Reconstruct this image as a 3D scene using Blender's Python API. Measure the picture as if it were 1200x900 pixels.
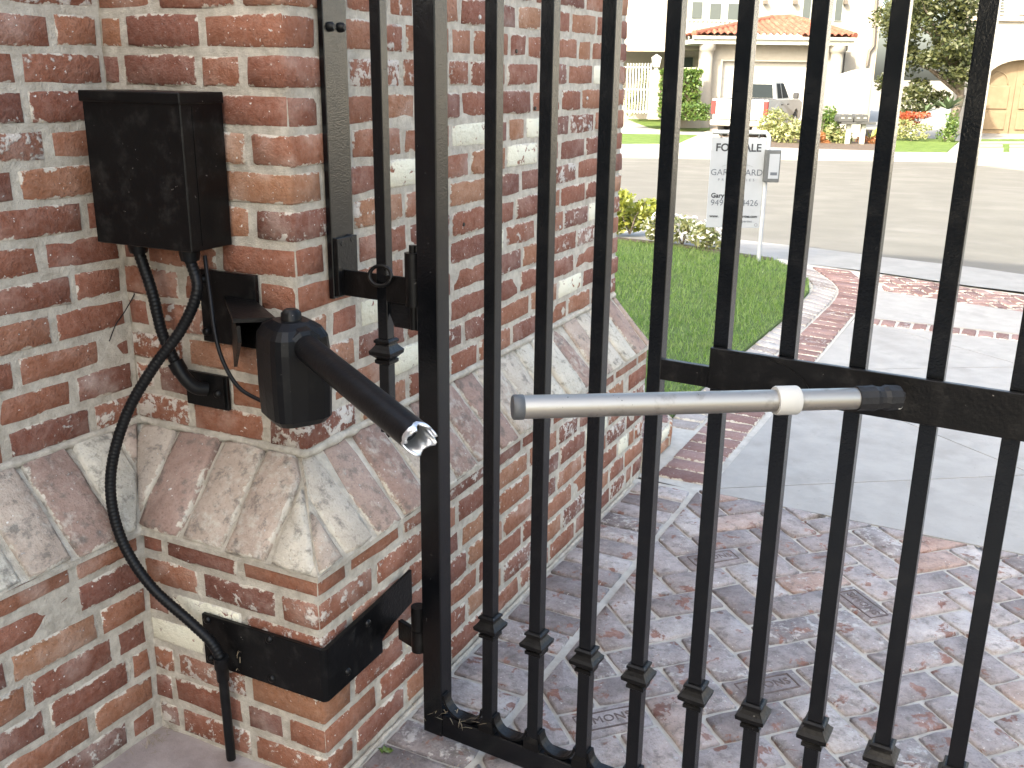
import bpy, bmesh, math, random
from mathutils import Vector, Matrix, noise as mnoise
PI = math.pi
rnd = random.Random(7)
for o in list(bpy.data.objects): bpy.data.objects.remove(o)
scene = bpy.context.scene
COL = scene.collection

# ------------------------------------------------------------------ camera
FPX, PITCH, ROLL, YAW, CAMZ = 1172.0, math.radians(17.3), math.radians(.75), math.radians(-26.1), 1.5
fwd = Vector((math.sin(YAW)*math.cos(PITCH), math.cos(YAW)*math.cos(PITCH), -math.sin(PITCH)))
rt0 = Vector((math.cos(YAW), -math.sin(YAW), 0)); up0 = rt0.cross(fwd)
crt = math.cos(ROLL)*rt0 + math.sin(ROLL)*up0
cup = -math.sin(ROLL)*rt0 + math.cos(ROLL)*up0
cam_data = bpy.data.cameras.new('camera'); cam = bpy.data.objects.new('camera', cam_data); COL.objects.link(cam)
cam_data.sensor_fit = 'HORIZONTAL'; cam_data.sensor_width = 36; cam_data.lens = 36*FPX/1200
cam_data.clip_start = .05; cam_data.clip_end = 2000
cam.matrix_world = Matrix(((crt.x, cup.x, -fwd.x, 0), (crt.y, cup.y, -fwd.y, 0), (crt.z, cup.z, -fwd.z, CAMZ), (0, 0, 0, 1)))
scene.camera = cam

# ------------------------------------------------------------------ world, sun, exposure
SUN_EL = math.radians(38); SUN_XY = Vector((-.187, -.982)).normalized()
S = Vector((SUN_XY.x*math.cos(SUN_EL), SUN_XY.y*math.cos(SUN_EL), math.sin(SUN_EL)))
world = bpy.data.worlds.new('World'); scene.world = world; world.use_nodes = True
wn = world.node_tree.nodes; wl = world.node_tree.links
sky = wn.new('ShaderNodeTexSky'); sky.sky_type = 'NISHITA'; sky.sun_disc = False
sky.sun_elevation = SUN_EL; sky.sun_rotation = math.atan2(S.x, S.y)
sky.air_density = 1.0; sky.dust_density = 5.0; sky.ozone_density = 1.0
bg = wn['Background']; bg.inputs['Strength'].default_value = .15
wl.new(sky.outputs[0], bg.inputs['Color'])
sl = bpy.data.lights.new('sun', 'SUN'); sl.energy = 2.0; sl.angle = math.radians(.53); sl.color = (1, .95, .86)
sun = bpy.data.objects.new('sun', sl); COL.objects.link(sun)
sun.rotation_euler = (-S).to_track_quat('-Z', 'Y').to_euler(); sun.location = (0, -20, 20)
vs = scene.view_settings
vs.view_transform = 'Standard'; vs.look = 'None'; vs.gamma = 1; vs.use_curve_mapping = False
vs.exposure = 2.62
vs.use_white_balance = True; vs.white_balance_temperature = 6900; vs.white_balance_tint = 5
scene.render.engine = 'CYCLES'
scene.cycles.max_bounces = 5; scene.cycles.diffuse_bounces = 3; scene.cycles.glossy_bounces = 2; scene.cycles.transmission_bounces = 2

# ------------------------------------------------------------------ measuring helpers (from picture measurements to places in the world)
C0 = Vector((0, 0, CAMZ))
U = Vector((math.cos(YAW), -math.sin(YAW), 0)); V = Vector((math.sin(YAW), math.cos(YAW), 0))
def ray(x, y): return fwd + crt*((x-600)/FPX) - cup*((y-450)/FPX)
def onpl(x, y, p, n):
    d = ray(x, y); return C0 + d*((Vector(p)-C0).dot(n)/d.dot(n))
def onx(x, y, X): return onpl(x, y, (X, 0, 0), Vector((1, 0, 0)))
def ony(x, y, Y): return onpl(x, y, (0, Y, 0), Vector((0, 1, 0)))
def onz(x, y, Z=0.): return onpl(x, y, (0, 0, Z), Vector((0, 0, 1)))
def onv(x, y, v): return onpl(x, y, V*v, V)
FZ = -.70
def zg(p):                                  # the street falls away gently behind the driveway
    v = p[0]*V.x + p[1]*V.y
    return 0. if v < 8 else FZ*min(1, (v-8)/20.)
def uv(u, v, z=None):
    p = U*u + V*v
    p.z = zg(p) if z is None else z
    return p

# ------------------------------------------------------------------ object helpers
def tag(o, label=None, cat=None, group=None, kind=None):
    if label: o['label'] = label
    if cat: o['category'] = cat
    if group: o['group'] = group
    if kind: o['kind'] = kind
    return o
def empty(name, loc=(0, 0, 0)):
    o = bpy.data.objects.new(name, None); COL.objects.link(o); o.location = loc; o.empty_display_size = .1
    return o
def link(o, parent=None):
    COL.objects.link(o)
    if parent is not None:
        o.parent = parent
        o.matrix_parent_inverse = root_mat(parent).inverted()
    return o
def root_mat(p):
    m = p.matrix_basis.copy()
    while p.parent is not None:
        m = p.parent.matrix_basis @ p.matrix_parent_inverse @ m if p.parent.parent is None else root_mat(p.parent) @ p.matrix_parent_inverse @ m
        break
    return m
def obj(name, me, mat=None, parent=None, M=None):
    o = bpy.data.objects.new(name, me)
    if mat is not None and len(me.materials) == 0: me.materials.append(mat)
    if M is not None: o.matrix_basis = M
    return link(o, parent)
def mesh(name, v, f, smooth=False):
    me = bpy.data.meshes.new(name); me.from_pydata([tuple(p) for p in v], [], f); me.update()
    if smooth: me.polygons.foreach_set('use_smooth', [True]*len(me.polygons))
    return me
class MB:
    """collects shapes that belong to ONE piece"""
    def __init__(s): s.v = []; s.f = []; s.sm = []
    def add(s, v, f, smooth=False):
        k = len(s.v); s.v += [Vector(p) for p in v]
        s.f += [tuple(i+k for i in q) for q in f]; s.sm += [smooth]*len(f); return s
    def frame(s, c, ex, ey, ez, hx, hy, hz, b=0.):
        """box about c with half sizes, chamfered edges"""
        c = Vector(c)
        if b <= 0:
            vs_ = [c+ex*(hx*i)+ey*(hy*j)+ez*(hz*k) for i in (-1, 1) for j in (-1, 1) for k in (-1, 1)]
            return s.add(vs_, [(0, 1, 3, 2), (4, 6, 7, 5), (0, 4, 5, 1), (2, 3, 7, 6), (0, 2, 6, 4), (1, 5, 7, 3)])
        bm = bmesh.new(); bmesh.ops.create_cube(bm, size=2)
        for w in bm.verts: w.co = Vector((w.co.x*hx, w.co.y*hy, w.co.z*hz))
        bmesh.ops.bevel(bm, geom=bm.edges[:], offset=b, segments=1, affect='EDGES', profile=.5)
        bm.verts.index_update()
        vv = [c+ex*w.co.x+ey*w.co.y+ez*w.co.z for w in bm.verts]; ff = [[w.index for w in q.verts] for q in bm.faces]; bm.free()
        return s.add(vv, ff)
    def box(s, lo, hi, b=0.):
        lo = Vector(lo); hi = Vector(hi); h = (hi-lo)/2
        return s.frame((lo+hi)/2, Vector((1, 0, 0)), Vector((0, 1, 0)), Vector((0, 0, 1)), h.x, h.y, h.z, b)
    def beam(s, a, b_, w, h, up=Vector((0, 0, 1)), bev=0.):
        a = Vector(a); b_ = Vector(b_); ex = (b_-a).normalized(); ey = up.cross(ex).normalized(); ez = ex.cross(ey)
        return s.frame((a+b_)/2, ex, ey, ez, (b_-a).length/2, w/2, h/2, bev)
    def tube(s, pts, rad, n=12, caps=True, smooth=True, closed=False):
        pts = [Vector(p) for p in pts]; m = len(pts)
        rr = rad if isinstance(rad, (list, tuple)) else [rad]*m
        t = [(pts[min(i+1, m-1)]-pts[max(i-1, 0)]).normalized() for i in range(m)]
        nrm = t[0].orthogonal().normalized(); vv = []; ff = []
        for i in range(m):
            nrm = (nrm - t[i]*nrm.dot(t[i])).normalized(); b = t[i].cross(nrm)
            for j in range(n):
                a = 2*PI*j/n; vv.append(pts[i]+(nrm*math.cos(a)+b*math.sin(a))*rr[i])
        for i in range(m-1):
            for j in range(n): ff.append((i*n+j, i*n+(j+1) % n, (i+1)*n+(j+1) % n, (i+1)*n+j))
        s.add(vv, ff, smooth)
        if caps: s.add(vv[:n], [tuple(range(n-1, -1, -1))]); s.add(vv[-n:], [tuple(range(n))])
        return s
    def cyl(s, a, b, r, n=16, r2=None): return s.tube([a, b], [r, r if r2 is None else r2], n)
    def sqlathe(s, c, ex, ey, prof):
        """square-section turning: (z, half width) rows about a vertical axis"""
        vv = []; ff = []
        for z, h in prof:
            for sx, sy in ((-1, -1), (1, -1), (1, 1), (-1, 1)): vv.append(Vector(c)+ex*(sx*h)+ey*(sy*h)+Vector((0, 0, z)))
        for i in range(len(prof)-1):
            for j in range(4): ff.append((i*4+j, i*4+(j+1) % 4, i*4+4+(j+1) % 4, i*4+4+j))
        ff += [(3, 2, 1, 0), tuple(range(len(vv)-4, len(vv)))]
        return s.add(vv, ff)
    def prism(s, poly, axis):
        """polygon (3D points, in order) swept along axis"""
        n = len(poly); a = [Vector(p) for p in poly]; b = [p+Vector(axis) for p in a]
        return s.add(a+b, [tuple(range(n-1, -1, -1)), tuple(range(n, 2*n))]+[(i, (i+1) % n, n+(i+1) % n, n+i) for i in range(n)])
    def build(s, name, mat, parent=None, loc=None):
        """loc given: the mesh origin sits there"""
        o = Vector(loc) if loc is not None else Vector((0, 0, 0))
        me = bpy.data.meshes.new(name); me.from_pydata([tuple(p-o) for p in s.v], [], s.f)
        me.polygons.foreach_set('use_smooth', s.sm); me.update()
        bm = bmesh.new(); bm.from_mesh(me); bmesh.ops.recalc_face_normals(bm, faces=bm.faces); bm.to_mesh(me); bm.free()
        return obj(name, me, mat, parent, Matrix.Translation(o))
def ax(ex, ey, ez, c):
    M = Matrix.Identity(4)
    for i, a in enumerate((ex, ey, ez, Vector(c))):
        for r in range(3): M[r][i] = a[r]
    return M
def spline(pts, n=8):
    P = [Vector(p) for p in pts]; P = [P[0]*2-P[1]]+P+[P[-1]*2-P[-2]]; out = []
    for i in range(1, len(P)-2):
        a, b, c, d = P[i-1:i+3]
        for k in range(n):
            t = k/n; out.append(.5*((2*b)+(c-a)*t+(2*a-5*b+4*c-d)*t*t+(3*b-a-3*c+d)*t**3))
    out.append(P[-2]); return out

# ------------------------------------------------------------------ materials
def newmat(name):
    m = bpy.data.materials.new(name); m.use_nodes = True
    return m, m.node_tree.nodes, m.node_tree.links, m.node_tree.nodes['Principled BSDF']
class N:
    def __init__(s, m): s.n = m.node_tree.nodes; s.l = m.node_tree.links
    def put(s, x, sock):
        if isinstance(x, (int, float)): sock.default_value = x
        elif isinstance(x, tuple): sock.default_value = x if len(x) != 3 or sock.type == 'VECTOR' else x+(1,)
        else: s.l.new(x, sock)
    def math(s, op, a, b=0., c=None, clamp=False):
        q = s.n.new('ShaderNodeMath'); q.operation = op; q.use_clamp = clamp; s.put(a, q.inputs[0]); s.put(b, q.inputs[1])
        if c is not None: s.put(c, q.inputs[2])
        return q.outputs[0]
    def mix(s, f, a, b, mode='MIX'):
        q = s.n.new('ShaderNodeMix'); q.data_type = 'RGBA'; q.blend_type = mode
        s.put(f, q.inputs[0]); s.put(a, q.inputs[6]); s.put(b, q.inputs[7]); return q.outputs[2]
    def noise(s, vec, scale, detail=4, rough=.55, dist=0.):
        q = s.n.new('ShaderNodeTexNoise'); s.put(vec, q.inputs['Vector']); q.inputs['Scale'].default_value = scale
        q.inputs['Detail'].default_value = detail; q.inputs['Roughness'].default_value = rough; q.inputs['Distortion'].default_value = dist
        return q.outputs[0]
    def ss(s, x, a, b, lo=0., hi=1.):
        q = s.n.new('ShaderNodeMapRange'); q.interpolation_type = 'SMOOTHSTEP'
        s.put(x, q.inputs[0]); s.put(a, q.inputs[1]); s.put(b, q.inputs[2]); q.inputs[3].default_value = lo; q.inputs[4].default_value = hi
        return q.outputs[0]
    def ramp(s, f, stops, const=False):
        q = s.n.new('ShaderNodeValToRGB'); e = q.color_ramp.elements
        if const: q.color_ramp.interpolation = 'CONSTANT'
        while len(e) < len(stops): e.new(.5)
        for i, (p, c) in enumerate(stops): e[i].position = p; e[i].color = c+(1,)
        s.put(f, q.inputs[0]); return q.outputs[0]
    def bump(s, h, strength, dist, normal=None):
        q = s.n.new('ShaderNodeBump'); q.inputs['Strength'].default_value = strength; q.inputs['Distance'].default_value = dist
        s.put(h, q.inputs['Height'])
        if normal is not None: s.put(normal, q.inputs['Normal'])
        return q.outputs[0]
    def coord(s, which): 
        q = s.n.new('ShaderNodeTexCoord'); return q.outputs[which]
    def sep(s, v):
        q = s.n.new('ShaderNodeSeparateXYZ'); s.put(v, q.inputs[0]); return q.outputs
    def vadd(s, a, b):
        q = s.n.new('ShaderNodeVectorMath'); q.operation = 'ADD'; s.put(a, q.inputs[0]); s.put(b, q.inputs[1]); return q.outputs[0]
    def vscale(s, a, k):
        q = s.n.new('ShaderNodeVectorMath'); q.operation = 'MULTIPLY'; s.put(a, q.inputs[0]); s.put(k, q.inputs[1]); return q.outputs[0]
    def comb(s, x, y, z):
        q = s.n.new('ShaderNodeCombineXYZ'); s.put(x, q.inputs[0]); s.put(y, q.inputs[1]); s.put(z, q.inputs[2]); return q.outputs[0]

MORTAR = (.50, .445, .36)
def brick_mat(name, stops, lime=(.77, .49), limecol=(.62, .585, .52), smear=.0045, cream=.05, dirt=.0, var=.5, dims=(.2, .063), mott=None, bedonly=False, mth=(.50, .60), soft=.05, swirl=.6, bdist=.009):
    m, n, l, p = newmat(name); q = N(m)
    r = n.new('ShaderNodeObjectInfo').outputs['Random']
    fr = lambda k: q.math('FRACT', q.math('MULTIPLY', r, k))
    r1, r2, r3, r4 = fr(7.13), fr(13.7), fr(29.31), fr(3.37)
    vec = q.vadd(q.coord('Object'), q.comb(q.math('MULTIPLY', r, 91.), q.math('MULTIPLY', r1, 57.), q.math('MULTIPLY', r2, 33.)))
    n1 = q.noise(vec, 11, 4, .6); n2 = q.noise(vec, 62, 6, .65); n3 = q.noise(vec, 24, 5, .62, swirl); n4 = q.noise(vec, 210, 3, .6)
    col = q.ramp(r1, stops)
    if mott: col = q.mix(q.ss(q.noise(vec, 17, 5, .6, .4), *mth), col, mott)
    k = q.math('ADD', q.math('MULTIPLY', n1, var*1.3), q.math('MULTIPLY', n2, var*.7))
    k = q.math('ADD', k, q.math('ADD', 1.-var-.20, q.math('MULTIPLY', n4, .40)))
    col = q.mix(1., col, q.comb(k, k, k), 'MULTIPLY')
    # dark pits
    pit = q.ss(n4, .30, .38, 1., 0.); col = q.mix(q.math('MULTIPLY', pit, .45), col, (.05, .03, .025))
    # lime and old white paint
    mixn = q.math('ADD', q.math('MULTIPLY', n3, .6), q.math('MULTIPLY', n2, .4))
    th = q.math('ADD', lime[0], q.math('MULTIPLY', q.math('POWER', r2, 1.6), lime[1]-lime[0]))
    lm = q.ss(q.math('SUBTRACT', mixn, th), 0., soft)
    veil = q.math('MULTIPLY', q.ss(n1, .42, .75), .30)
    col = q.mix(q.math('MULTIPLY', veil, r4), col, limecol)
    col = q.mix(q.math('MULTIPLY', lm, .74), col, limecol)
    spk = q.ss(q.noise(vec, 120, 2, .5), .70, .74); col = q.mix(q.math('MULTIPLY', spk, .8), col, (.68, .66, .62))
    col = q.mix(q.math('MULTIPLY', q.ss(n2, .35, .7), .07), col, limecol)
    if cream > 0:
        cm = q.math('MULTIPLY', q.math('GREATER_THAN', r3, 1.-cream), q.ss(mixn, .40, .44))
        col = q.mix(cm, col, (.70, .66, .52))
    # mortar smeared over the edges
    g = q.sep(q.coord('Generated'))
    dx = q.math('MULTIPLY', q.math('MINIMUM', g[0], q.math('SUBTRACT', 1., g[0])), dims[0])
    dy = q.math('MULTIPLY', q.math('MINIMUM', g[1], q.math('SUBTRACT', 1., g[1])), dims[1])
    if bedonly: dx = dy = q.math('MULTIPLY', q.math('MINIMUM', g[2], q.math('SUBTRACT', 1., g[2])), .063)
    d = q.math('ADD', q.math('MINIMUM', dx, dy), q.math('MULTIPLY', q.math('SUBTRACT', n2, .5), .026))
    d = q.math('ADD', d, q.math('MULTIPLY', q.math('SUBTRACT', n3, .5), .03))
    if smear > 0:  # edges
        e = q.ss(d, smear*.25, smear, 1., 0.)
        col = q.mix(q.math('MULTIPLY', e, .9), col, q.mix(n2, MORTAR, (.60, .56, .48)))
    if dirt > 0:
        col = q.mix(q.math('MULTIPLY', q.ss(q.noise(vec, 30, 6, .7), .50, .68), dirt), col, (.10, .09, .08))
    l.new(col, p.inputs['Base Color']); p.inputs['Roughness'].default_value = .88; p.inputs['Specular IOR Level'].default_value = .25
    h = q.math('ADD', q.math('MULTIPLY', n3, .5), q.math('ADD', q.math('MULTIPLY', n2, .6), q.math('MULTIPLY', n4, .35)))
    h = q.math('ADD', h, q.math('MULTIPLY', lm, .12))
    l.new(q.bump(h, 1., bdist), p.inputs['Normal'])
    return m
RED = [(0, (.150, .056, .038)), (.25, (.190, .068, .042)), (.55, (.225, .083, .047)), (.82, (.255, .102, .055)), (1, (.285, .132, .068))]
M_BRICK = brick_mat('old red brick', RED)
M_BATTER = brick_mat('limed sloping brick', [(0, (.25, .155, .125)), (.5, (.38, .30, .24)), (1, (.50, .46, .38))], lime=(.58, .42), limecol=(.49, .455, .39), smear=.005, soft=.20, swirl=.0, bdist=.006, cream=0, dirt=.70, dims=(.11, .24))
M_PAVER = brick_mat('worn grey paver brick', [(0, (.165, .140, .138)), (.35, (.235, .203, .198)), (.75, (.315, .277, .268)), (.9, (.38, .345, .33)), (1, (.31, .205, .165))], lime=(.70, .50), limecol=(.48, .455, .43), smear=0., cream=0, dirt=.6, var=.95, dims=(.2, .1), mott=(.20, .10, .078), mth=(.585, .64), soft=.07)
M_PAVER_RED = brick_mat('red border paver', [(0, (.15, .082, .072)), (.5, (.20, .115, .10)), (1, (.25, .155, .138))], lime=(.70, .50), limecol=(.36, .34, .32), smear=.004, cream=0, dirt=.1, dims=(.2, .1))
M_PAVER_WHITE = brick_mat('limed border paver', [(0, (.20, .165, .15)), (.5, (.27, .24, .225)), (1, (.33, .305, .29))], lime=(.58, .42), limecol=(.36, .35, .335), smear=.005, cream=0, dirt=.12, dims=(.2, .1))

def grain_mat(name, a, b, scale, bscale, bstr, bdist, rough=.9, spots=None):
    m, n, l, p = newmat(name); q = N(m); vec = q.coord('Object')
    c = q.mix(q.ss(q.noise(vec, scale, 6, .65), .3, .7), a, b)
    if spots: c = q.mix(q.math('MULTIPLY', q.ss(q.noise(vec, spots[0], 5, .65), .52, .66), spots[2]), c, spots[1])
    l.new(c, p.inputs['Base Color']); p.inputs['Roughness'].default_value = rough; p.inputs['Specular IOR Level'].default_value = .25
    h = q.math('ADD', q.noise(vec, bscale, 5, .7), q.math('MULTIPLY', q.noise(vec, bscale*5, 3, .6), .5))
    l.new(q.bump(h, bstr, bdist), p.inputs['Normal']); return m
def stain_mat(*a, **k):
    m = grain_mat(*a, **k); q = N(m); p = m.node_tree.nodes['Principled BSDF']; src = p.inputs['Base Color'].links[0].from_socket; v = q.coord('Object')
    c = q.mix(q.math('MULTIPLY', q.ss(q.noise(v, 1.1, 6, .6), .50, .72), .35), src, (.16, .15, .14))
    c = q.mix(q.math('MULTIPLY', q.ss(q.noise(v, 38, 3, .6), .68, .74), .45), c, (.12, .11, .10))
    m.node_tree.links.new(c, p.inputs['Base Color']); return m
M_MORTAR = grain_mat('lime mortar', (.42, .37, .30), (.61, .555, .465), 34, 90, 1., .008, spots=(13, (.37, .325, .265), .6))
M_BED = grain_mat('paving mortar', (.37, .35, .31), (.47, .445, .40), 20, 60, .8, .005, spots=(6, (.29, .27, .24), .4))
M_CONC = stain_mat('driveway concrete', (.27, .257, .238), (.32, .305, .283), 6, 60, .8, .003, spots=(3.2, (.225, .213, .197), .6))
M_CONC2 = grain_mat('sidewalk concrete', (.20, .195, .185), (.245, .24, .227), 4, 40, .3, .004)
M_SLAB = grain_mat('stained concrete', (.27, .22, .20), (.37, .31, .285), 9, 60, .6, .004, spots=(4, (.44, .40, .37), .7))
M_GROOVE = grain_mat('dirty joint', (.10, .095, .09), (.16, .15, .14), 20, 60, .3, .003)
M_ROAD = stain_mat('worn asphalt', (.100, .094, .082), (.120, .113, .099), 1.2, 60, .5, .004, spots=(.6, (.135, .127, .111), .4))
M_SOIL = grain_mat('garden soil', (.06, .045, .035), (.12, .09, .07), 12, 30, .9, .02)
M_TURF = grain_mat('turf thatch', (.05, .08, .02), (.09, .13, .04), 14, 50, .9, .01)
M_EARTH = grain_mat('ground', (.18, .16, .12), (.26, .23, .18), 1, 10, .5, .01)

def paint_mat(name, base, rough, bscale=220, bstr=.25, dust=.25, chips=.0, metal=0., spec=.2, cth=.70):
    m, n, l, p = newmat(name); q = N(m); vec = q.coord('Object')
    nn = q.noise(vec, 26, 6, .65); n2 = q.noise(vec, bscale, 3, .6); n3 = q.noise(vec, 85, 4, .7)
    c = q.mix(q.math('MULTIPLY', q.ss(nn, .5, .75), dust), base, (.05, .047, .043))
    c = q.mix(q.math('MULTIPLY', q.ss(n3, cth, cth+.04), chips), c, (.28, .26, .24))
    l.new(c, p.inputs['Base Color']); p.inputs['Metallic'].default_value = metal; p.inputs['Specular IOR Level'].default_value = spec
    l.new(q.math('ADD', rough-.08, q.math('MULTIPLY', nn, .18)), p.inputs['Roughness'])
    l.new(q.bump(q.math('ADD', n2, q.math('MULTIPLY', nn, .6)), bstr, .0015), p.inputs['Normal']); return m
M_IRON = paint_mat('black gate paint', (.0020, .0023, .003), .20, 260, .35, .08, .5, spec=.38)
M_BOX = paint_mat('black enclosure paint', (.0028, .0028, .003), .34, 120, .15, .30, .7, cth=.69)
M_RUSTY = paint_mat('thick black paint over rust', (.0035, .0032, .0032), .38, 140, .6, .22, .6)
M_CAST = paint_mat('black cast housing', (.004, .004, .0045), .36, 90, .35, .16, .4)
M_HOSE = paint_mat('black hose', (.005, .005, .0055), .42, 80, .1, .12, .3)
def steel_mat(name, base, rough):
    m, n, l, p = newmat(name); q = N(m); vec = q.coord('Object')
    nn = q.noise(vec, 30, 5, .65); n2 = q.noise(q.vscale(vec, (8, 8, 160)), 3, 4, .6)
    c = q.mix(q.math('MULTIPLY', q.ss(nn, .5, .72), .6), base, tuple(k*.45 for k in base))
    c = q.mix(q.math('MULTIPLY', q.ss(q.noise(vec, 95, 3, .6), .70, .74), .8), c, (.03, .03, .03))
    l.new(c, p.inputs['Base Color']); p.inputs['Metallic'].default_value = .9
    l.new(q.math('ADD', rough-.1, q.math('MULTIPLY', nn, .25)), p.inputs['Roughness'])
    l.new(q.bump(n2, .15, .001), p.inputs['Normal']); return m
M_STEEL = steel_mat('bare steel tube', (.34, .315, .28), .42)
M_CUT = steel_mat('torn aluminium', (.75, .75, .76), .3)
def plain(name, c, rough=.6, metal=0., spec=.5, nscale=0, amt=.25):
    m, n, l, p = newmat(name); p.inputs['Roughness'].default_value = rough; p.inputs['Metallic'].default_value = metal
    p.inputs['Specular IOR Level'].default_value = spec
    q = N(m); k = q.math('ADD', 1-amt/2, q.math('MULTIPLY', q.noise(q.coord('Object'), nscale or 8, 5, .6), amt))
    l.new(q.mix(1., c, q.comb(k, k, k), 'MULTIPLY'), p.inputs['Base Color'])
    return m
M_COLLAR = plain('white nylon collar', (.40, .39, .365), .6)
M_GREYCAP = plain('grey plastic cap', (.06, .062, .065), .55)
M_BURNT = paint_mat('charred coupling', (.014, .014, .015), .55, 60, 1.0, .35, .5)
M_RUST = plain('rust', (.28, .11, .04), .85, nscale=60)
M_STRAW = plain('dry grass', (.25, .20, .13), .9, nscale=30)
M_SIGN = plain('sign board white', (.24, .26, .29), .7, spec=.2)
M_INK = plain('dark sign ink', (.012, .014, .02), .6)
M_INK2 = plain('grey sign ink', (.055, .065, .085), .6)
M_WHITEPOST = plain('white painted post', (.30, .315, .34), .6)
M_PLASTIC = plain('dark grey plastic', (.06, .065, .07), .45)
def leaf_mat(name, a, b, trans=.35, gloss=.45):
    m, n, l, p = newmat(name); q = N(m)
    r = n.new('ShaderNodeNewGeometry').outputs['Random Per Island']
    c = q.mix(r, a, b); l.new(c, p.inputs['Base Color']); p.inputs['Roughness'].default_value = gloss
    t = n.new('ShaderNodeBsdfTranslucent'); l.new(q.mix(1., c, (1.2, 1.25, .5), 'MULTIPLY'), t.inputs[0])
    mx = n.new('ShaderNodeMixShader'); mx.inputs[0].default_value = trans
    l.new(p.outputs[0], mx.inputs[1]); l.new(t.outputs[0], mx.inputs[2]); l.new(mx.outputs[0], n['Material Output'].inputs[0]); return m
M_GRASS = leaf_mat('lawn blades', (.065, .13, .035), (.21, .30, .10), .45)
q_ = N(M_GRASS); p_ = M_GRASS.node_tree.nodes['Principled BSDF']; src_ = p_.inputs['Base Color'].links[0].from_socket
M_GRASS.node_tree.links.new(q_.mix(q_.math('MULTIPLY', q_.ss(q_.noise(q_.coord('Object'), 3.2, 5, .65), .45, .72), .55), src_, (.20, .22, .09)), p_.inputs['Base Color'])
M_LEAF = leaf_mat('tree leaves', (.022, .034, .012), (.10, .105, .042))
M_HEDGE = leaf_mat('hedge leaves', (.04, .09, .02), (.12, .17, .04))
M_YELLOW = leaf_mat('yellow green leaves', (.16, .19, .035), (.30, .30, .06))
M_LIGHTSHRUB = leaf_mat('pale shrub leaves', (.12, .15, .05), (.34, .33, .17))
M_REDLEAF = leaf_mat('red leaves', (.40, .05, .03), (.30, .12, .06))
M_ORANGE = leaf_mat('rust leaves', (.36, .12, .05), (.28, .15, .07))
M_FLOWER = leaf_mat('white petals', (.7, .7, .66), (.8, .78, .74), .2)
M_AGAVE = leaf_mat('agave leaves', (.06, .10, .06), (.12, .16, .09), .1)
M_BARK = grain_mat('bark', (.13, .10, .08), (.24, .20, .17), 8, 30, .8, .03)

# ------------------------------------------------------------------ slabs: bricks and pavers from polygons
def slab_mesh(poly, t, bev, jit, rg, sub=.07, crown=.002):
    """poly CCW in local xy, top at z=0; edges split and jittered, worn rim"""
    pts = []
    n = len(poly)
    for i in range(n):
        a = Vector(poly[i]); b = Vector(poly[(i+1) % n]); L = (b-a).length
        k = max(1, round(L/sub))
        for j in range(k): pts.append(a.lerp(b, j/k))
    c = sum(pts, Vector((0, 0)))/len(pts)
    m = len(pts); out = []; inn = []
    for i in range(m):
        d1 = (pts[i]-pts[i-1]); d2 = (pts[(i+1) % m]-pts[i])
        if d1.length < 1e-6: d1 = d2
        if d2.length < 1e-6: d2 = d1
        d1 = d1.normalized(); d2 = d2.normalized()
        n1 = Vector((-d1.y, d1.x)); n2 = Vector((-d2.y, d2.x)); nn = (n1+n2)
        nn = nn.normalized() if nn.length > 1e-4 else n1
        k = min(1.8, 1/max(.35, nn.dot(n1)))
        corner = d1.dot(d2) < .9
        off = rg.uniform(-jit, jit*.8) + (jit*1.3 if corner else 0)
        o = pts[i]+nn*off; out.append(o)
        inn.append(o+nn*(bev*k*rg.uniform(.7, 1.5)))
    v = [(p.x, p.y, -t) for p in out]+[(p.x, p.y, -bev*rg.uniform(.7, 1.2)) for p in out]+[(p.x, p.y, rg.uniform(-crown, crown*.3)) for p in inn]
    f = []
    for i in range(m):
        j = (i+1) % m
        f.append((i, j, m+j, m+i)); f.append((m+i, m+j, 2*m+j, 2*m+i))
    v.append((c.x, c.y, crown*rg.uniform(0, 1)))
    for i in range(m): f.append((2*m+i, 2*m+(i+1) % m, 3*m))
    me = mesh('brick', v, f, True); return me
def rect(w, h): return [(-w/2, -h/2), (w/2, -h/2), (w/2, h/2), (-w/2, h/2)]
POOL = {}
def pooled(w, h, t, mat, kinds=7, bev=.0055, jit=.0022):
    key = (round(w, 3), round(h, 3), mat.name)
    lst = POOL.setdefault(key, [])
    if len(lst) < kinds:
        me = slab_mesh(rect(w, h), t, bev, jit, rnd); me.materials.append(mat); lst.append(me); return me
    return rnd.choice(lst)
def clip(poly, p, n):
    """keep the side of the line through p where (x-p).n >= 0"""
    out = []; m = len(poly)
    for i in range(m):
        a, b = poly[i], poly[(i+1) % m]
        da = (a[0]-p[0])*n[0]+(a[1]-p[1])*n[1]; db = (b[0]-p[0])*n[0]+(b[1]-p[1])*n[1]
        if da >= 0: out.append(a)
        if (da >= 0) != (db >= 0):
            k = da/(da-db); out.append((a[0]+(b[0]-a[0])*k, a[1]+(b[1]-a[1])*k))
    return out
def area(poly): return .5*sum(poly[i][0]*poly[(i+1) % len(poly)][1]-poly[(i+1) % len(poly)][0]*poly[i][1] for i in range(len(poly)))
def bbox_corner_mesh(dx, dy, dz, rg, b=.006, jit=.002):
    bm = bmesh.new(); bmesh.ops.create_cube(bm, size=1)
    for w in bm.verts: w.co = Vector((w.co.x*dx, w.co.y*dy, w.co.z*dz))
    bmesh.ops.bevel(bm, geom=bm.edges[:], offset=b, segments=1, affect='EDGES')
    for w in bm.verts: w.co += Vector((rg.uniform(-jit, jit), rg.uniform(-jit, jit), rg.uniform(-jit, jit)))
    me = bpy.data.meshes.new('brick'); bm.to_mesh(me); bm.free()
    me.polygons.foreach_set('use_smooth', [True]*len(me.polygons)); return me

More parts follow.
